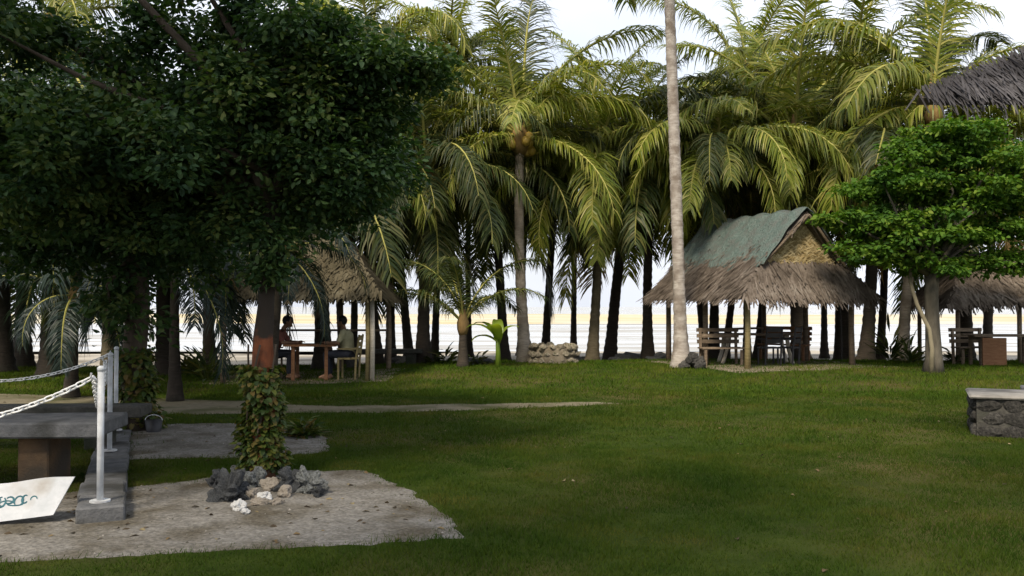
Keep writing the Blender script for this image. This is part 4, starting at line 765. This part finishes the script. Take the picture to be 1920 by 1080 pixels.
# white board with a brushed blue-green mark
bd = empty('white_board', (-3.62, 6.62, 0), R(6), 'white painted board with blue-green brush marks leaning below the concrete table', 'board'); V = []; nb = 24
for th in (0, 1):
    for i in range(nb + 1):
        u = -1.25 + 1.5 * i / nb + .0
        for j in (0, 1):
            top = .285 + .03 * (u + .4) + .012 * math.sin(u * 9); bot = .02 + .055 * max(0, u + .35) ** 1.2 * 1.6; sh_ = .09 * j * (1 if i == nb else 0)
            z = bot if j == 0 else top; V.append((u + sh_, .20 * (z / .3) + .03 * math.sin(u * 2) + th * .018, z))
n2 = (nb + 1) * 2; Fc = []
for i in range(nb):
    a = i * 2; Fc += [(a, a + 2, a + 3, a + 1), (n2 + a, n2 + a + 1, n2 + a + 3, n2 + a + 2), (a, n2 + a, n2 + a + 2, a + 2), (a + 1, a + 3, n2 + a + 3, n2 + a + 1)]
Fc += [(0, 1, n2 + 1, n2), (nb * 2, n2 + nb * 2, n2 + nb * 2 + 1, nb * 2 + 1)]
mb = MB(); mb.add(V, Fc); mb.build('panel', m_board, bd)
def bp(u, z):
    u += .16
    return Vector((u, .20 * (z / .3) + .03 * math.sin(u * 2) - .003, z))
def stroke(pts, w):
    mb = MB(); vs = []; P = [bp(*p) for p in pts]
    for i, p in enumerate(P):
        d = (P[min(i + 1, len(P) - 1)] - P[max(i - 1, 0)]).normalized(); s = Vector((-d.z, 0, d.x)) * w * (.6 + .4 * math.sin(math.pi * i / (len(P) - 1))); vs += [p + s + Vector((0, 0, 0)), p - s]
    mb.add(vs, [(2 * i, 2 * i + 1, 2 * i + 3, 2 * i + 2) for i in range(len(P) - 1)]); mb.build('brush_mark', m_ink, bd)
def arc(cx, cz, rx, rz_, a0, a1, n=12): return [(cx + rx * math.cos(R(a0 + (a1 - a0) * i / n)), cz + rz_ * math.sin(R(a0 + (a1 - a0) * i / n))) for i in range(n + 1)]
for st, w_ in ((arc(-.33, .165, .035, .028, 0, 300), .007), (arc(-.29, .16, .03, .034, 90, 420), .009), (arc(-.235, .17, .028, .022, 200, 500), .010), (arc(-.25, .15, .05, .018, 0, 240), .006), (arc(-.17, .165, .03, .03, -60, 230), .008), (arc(-.13, .175, .02, .026, 60, 330), .009), (arc(-.19, .148, .055, .012, 180, 360), .006), (arc(-.07, .175, .022, .018, 0, 200), .006)): stroke(st, w_)

# dark pots by the second tree
bk = empty('black_bucket', (*gpt(290, 812), 0), 0, 'black bucket standing on the sand beside the vine-covered trunk', 'bucket'); mb = MB(); mb.tube([(0, 0, 0), (0, 0, .17), (0, 0, .175), (0, 0, .02)], [.085, .11, .10, .075], 14, False); mb.build('pail', m_dark, bk, True)
mb = MB(); mb.tube([(math.cos(a) * .11, 0, .165 + math.sin(a) * .07) for a in np.linspace(0, math.pi, 10)], .005, 5); mb.build('handle', m_postw, bk)
bk = empty('clay_pot', (*gpt(268, 808), 0), 0, 'dark pot wedged between the bucket and the vine-covered trunk', 'pot'); mb = MB(); mb.tube([(0, 0, 0), (0, 0, .09), (0, 0, .15), (0, 0, .16), (0, 0, .05)], [.06, .09, .085, .075, .06], 14, False); mb.build('vessel', m_concd, bk, True)
# low concrete block wall at the right edge
x0, y0 = 5.62, 11.1; cb = empty('stone_wall', (x0, y0, 0), R(-24), 'low dark rubble stone wall with pale cement cap at the right edge', 'wall')
mb = MB(); mb.box((2.0, .5, .22), (3.9, .9, .50)); mb.build('core', m_concd, cb)
mb = MB(); mb.box((1.99, .5, .505), (4.04, 1.02, .05), 0, None, .012); mb.build('cap', m_cap, cb, bevel=.02)
WST = [rock_mesh('stone', m_wallst, 30 + s, (1, .55, .7), .32, 2, 1.8) for s in range(5)]
for row in range(3):
    xx = .08 + .06 * (row % 2)
    while xx < 3.9:
        w_ = rng.uniform(.16, .30); s = bpy.data.objects.new('stone', WST[rng.randrange(5)]); link(s, cb); s.location = (xx + w_ / 2, .06, .07 + row * .165); s.scale = (w_ * .6, .085, .13); s.rotation_euler = (0, rng.uniform(-.2, .2), 0); xx += w_
    yy = .1
    while yy < .95:
        w_ = rng.uniform(.16, .28); s = bpy.data.objects.new('stone', WST[rng.randrange(5)]); link(s, cb); s.location = (.05, yy + w_ / 2, .07 + row * .165); s.scale = (w_ * .55, .12, .125); s.rotation_euler = (0, 0, R(90)); yy += w_
mb = MB(); mb.box((2.35, 1.42, .52), (3.4, .3, .06), 0, None, .01); mb.build('ledge', m_cap, cb, bevel=.015); mb = MB(); mb.box((2.35, 1.42, .24), (3.3, .24, .50)); mb.build('footing', m_concd, cb)

# ------------------------------------------------------------------ small plants and shore things
def clump(name, x, y, n, h, mat, label, cat='plant', wid=.04, spread=.5, seed=0):
    q = np.random.default_rng(seed); t = empty(name, (x, y, G(x, y)), 0, label, cat); a = q.uniform(0, 6.28, n); r_ = q.uniform(0, spread * .35, n); P = np.stack([np.cos(a) * r_, np.sin(a) * r_, np.abs(q.normal(0, h * .28, n))], 1)
    D = np.stack([np.cos(a) * spread, np.sin(a) * spread, q.uniform(.1, 1, n) * h], 1) + q.normal(size=(n, 3)) * .12; N = np.tile([0, 0, 1.0], (n, 1)) + q.normal(size=(n, 3)) * .3
    setp(link(bpy.data.objects.new('foliage', leaves('foliage', P, D, N, h * q.uniform(.4, .9, n), wid * q.uniform(.7, 1.3, n), mat)), t), kind='stuff'); return t
x, y = gpt(572, 818); clump('leafy_shrub', x, y, 260, .26, m_vine, 'low leafy shrub on the sand right of the vine-wrapped trunk', 'shrub', .022, .5, 3)
bn = empty('banana_plant', (WX(934, 21.4), 21.4, G(0, 21.4)), 0, 'small yellow-green banana plant before a dark palm trunk', 'plant'); bn.scale = (1.25, 1.25, 1.25); mb = MB(); mb.tube([(0, 0, -.03), (0, 0, .3), (-.02, 0, .6)], [.06, .045, .03], 8); mb.build('stem', m_banana, bn, True)
for k, (az, el, ln) in enumerate(((150, 70, .75), (200, 62, .8), (95, 82, .7), (20, 72, .6), (255, 74, .65), (165, 40, .6))):
    mb = MB(); vs = []; nseg = 8; p_ = Vector((0, 0, .45)); e = R(el)
    for i in range(nseg + 1):
        d = Vector((math.cos(R(az)) * math.cos(e), math.sin(R(az)) * math.cos(e), math.sin(e))); s = Vector((-math.sin(R(az)), math.cos(R(az)), 0)); w_ = .11 * math.sin(math.pi * (.06 + .93 * i / nseg)) ** .7; up_ = s.cross(d)
        vs += [p_ + s * w_ - up_ * w_ * .25, p_, p_ - s * w_ - up_ * w_ * .25]; p_ = p_ + d * ln / nseg; e -= R(130) / nseg * (.4 + i / nseg)
    mb.add(vs, [(3 * i + j, 3 * i + j + 1, 3 * i + j + 4, 3 * i + j + 3) for i in range(nseg) for j in (0, 1)]); o = mb.build('leaf', m_banana, bn, True); a_ = o.data.attributes.new('rnd', 'FLOAT', 'POINT'); a_.data.foreach_set('value', [k / 6] * len(vs))
for k, (px, d, n, h, lab) in enumerate(((836, 23, 40, .55, 'dark spiky plant left of the young palm'), (893, 22.4, 50, .35, 'low dark plant right of the young palm'), (815, 23.2, 34, .3, 'small dark weed beside the dark thick palm'), (1668, 24, 60, .9, 'dark leafy plant in the gap left of the broadleaf tree'), (1705, 23, 60, .7, 'dark bushy plant at the foot of the pale leaning stem'), (1790, 23.2, 50, .5, 'dark plant between the broadleaf trunk and the right hut'), (392, 19.5, 60, .8, 'dark leafy plant in the shade left of the shaded hut'), (362, 21, 60, .7, 'dark bushy plant beside the wide dark palm'))):
    clump('dark_plant', WX(px, d), d, n, h, m_palmB, lab, 'plant', .035, .5, 50 + k)
for k, (px, d, s, lab) in enumerate(((1165, 26.5, .24, 'dark rock just right of the dark leaning palm'), (1192, 27, .28, 'largest dark rock on the shore edge left of the hut'), (1236, 26, .22, 'dark rock between a palm foot and the tall slender trunk'), (1090, 27, .2, 'dark rock between stone planter and olive-brown palm'), (905, 22.8, .15, 'dark rock under the banana plant'), (760, 24.2, .2, 'dark rock under the concrete bench'), (880, 22.6, .17, 'dark rock at the foot of the young palm'))):
    o = link(bpy.data.objects.new('rock', rock_mesh('rock', m_rockd, 60 + k, (1.6, 1, .7), .4, 3))); o.location = (WX(px, d), d, G(WX(px, d), d) + s * .3); o.scale = (s, s, s); setp(o, lab, 'rock', 'dark rocks along the shore edge')
# coral heap at the foot of the tall slender palm
ht = empty('coral_heap', (WX(1300, 21.0), 21.0, G(4.2, 21)), 0, 'heap of dark coral stones at the foot of the tall slender palm', 'stone heap')
for k in range(16):
    s = bpy.data.objects.new('stone', WST[k % 5]); link(s, ht); a = rng.uniform(0, 6.28); r_ = rng.uniform(0, .26); s.location = (math.cos(a) * r_, math.sin(a) * r_ * .6, .06 + max(0, .26 - r_) * rng.uniform(.1, 1.2)); q_ = rng.uniform(.09, .15); s.scale = (q_, q_ * 1.4, q_); s.rotation_euler = (rng.uniform(0, 6), rng.uniform(0, 6), rng.uniform(0, 6))
# red-earth bank behind the main hut
# leaf litter
q = np.random.default_rng(77); nl = 620; d = np.sqrt(q.uniform(25, 300, nl)); x = q.uniform(-.62, .62, nl) * d; onsand = inpoly(x, d, pA) | inpoly(x, d, pB) | inpoly(x, d, pC); keep = onsand | (q.random(nl) < .3); x, d = x[keep], d[keep]
xs2 = np.concatenate([x, q.uniform(-4, -.6, 70)]); ds2 = np.concatenate([d, q.uniform(6, 9, 70)]); ok = np.concatenate([np.ones(len(x), bool), inpoly(xs2[len(x):], ds2[len(x):], pA)]); xs2, ds2 = xs2[ok], ds2[ok]; n = len(xs2)
a = q.uniform(0, 6.28, n); me = leaves('leaf_litter', np.stack([xs2, ds2, gz(xs2, ds2) + .012], 1), np.stack([np.cos(a), np.sin(a), 0 * a + .05], 1), np.tile([0, 0, 1.0], (n, 1)) + q.normal(size=(n, 3)) * .25, q.uniform(.025, .085, n), q.uniform(.008, .022, n), m_litter)
q = np.random.default_rng(78); n = 3000; px_ = q.uniform(-5.2, -.3, n); py_ = q.uniform(5.6, 13, n); ok = inpoly(px_, py_, pA) | inpoly(px_, py_, pB); px_, py_ = px_[ok], py_[ok]; n = len(px_); sz = .003 + .012 * q.random(n) ** 5; a = q.uniform(0, 6.28, n)
cv = np.array([[1, 0, 0], [-.5, .87, 0], [-.5, -.87, 0], [.15, .1, .9]]); ca, sa = np.cos(a), np.sin(a); Vp = cv[None] * sz[:, None, None]; Vx = Vp[..., 0] * ca[:, None] - Vp[..., 1] * sa[:, None]; Vy = Vp[..., 0] * sa[:, None] + Vp[..., 1] * ca[:, None]
Vp = np.stack([Vx + px_[:, None], Vy + py_[:, None], Vp[..., 2] + (gz(px_, py_) + .009)[:, None]], 2).reshape(-1, 3); ix = ((np.arange(n) * 4)[:, None] + np.array([0, 1, 3, 1, 2, 3, 2, 0, 3])[None]).ravel()
m_peb = leafM('coral_grit', [(0.07, 0.065, 0.055), (0.14, 0.13, 0.11), (0.20, 0.185, 0.16), (0.32, 0.30, 0.27)], 0.0, (1, 1, 1), 0.95, 0.05, 0.0)
setp(link(bpy.data.objects.new('gravel', bulk_mesh('gravel', Vp, ix, 3, m_peb, np.repeat(q.random(n), 4)))), 'fine coral grit scattered on the pale sand', 'gravel', kind='stuff')
setp(link(bpy.data.objects.new('leaf_litter', me)), 'dry fallen leaves scattered over the sand and lawn', 'leaf litter', kind='stuff')
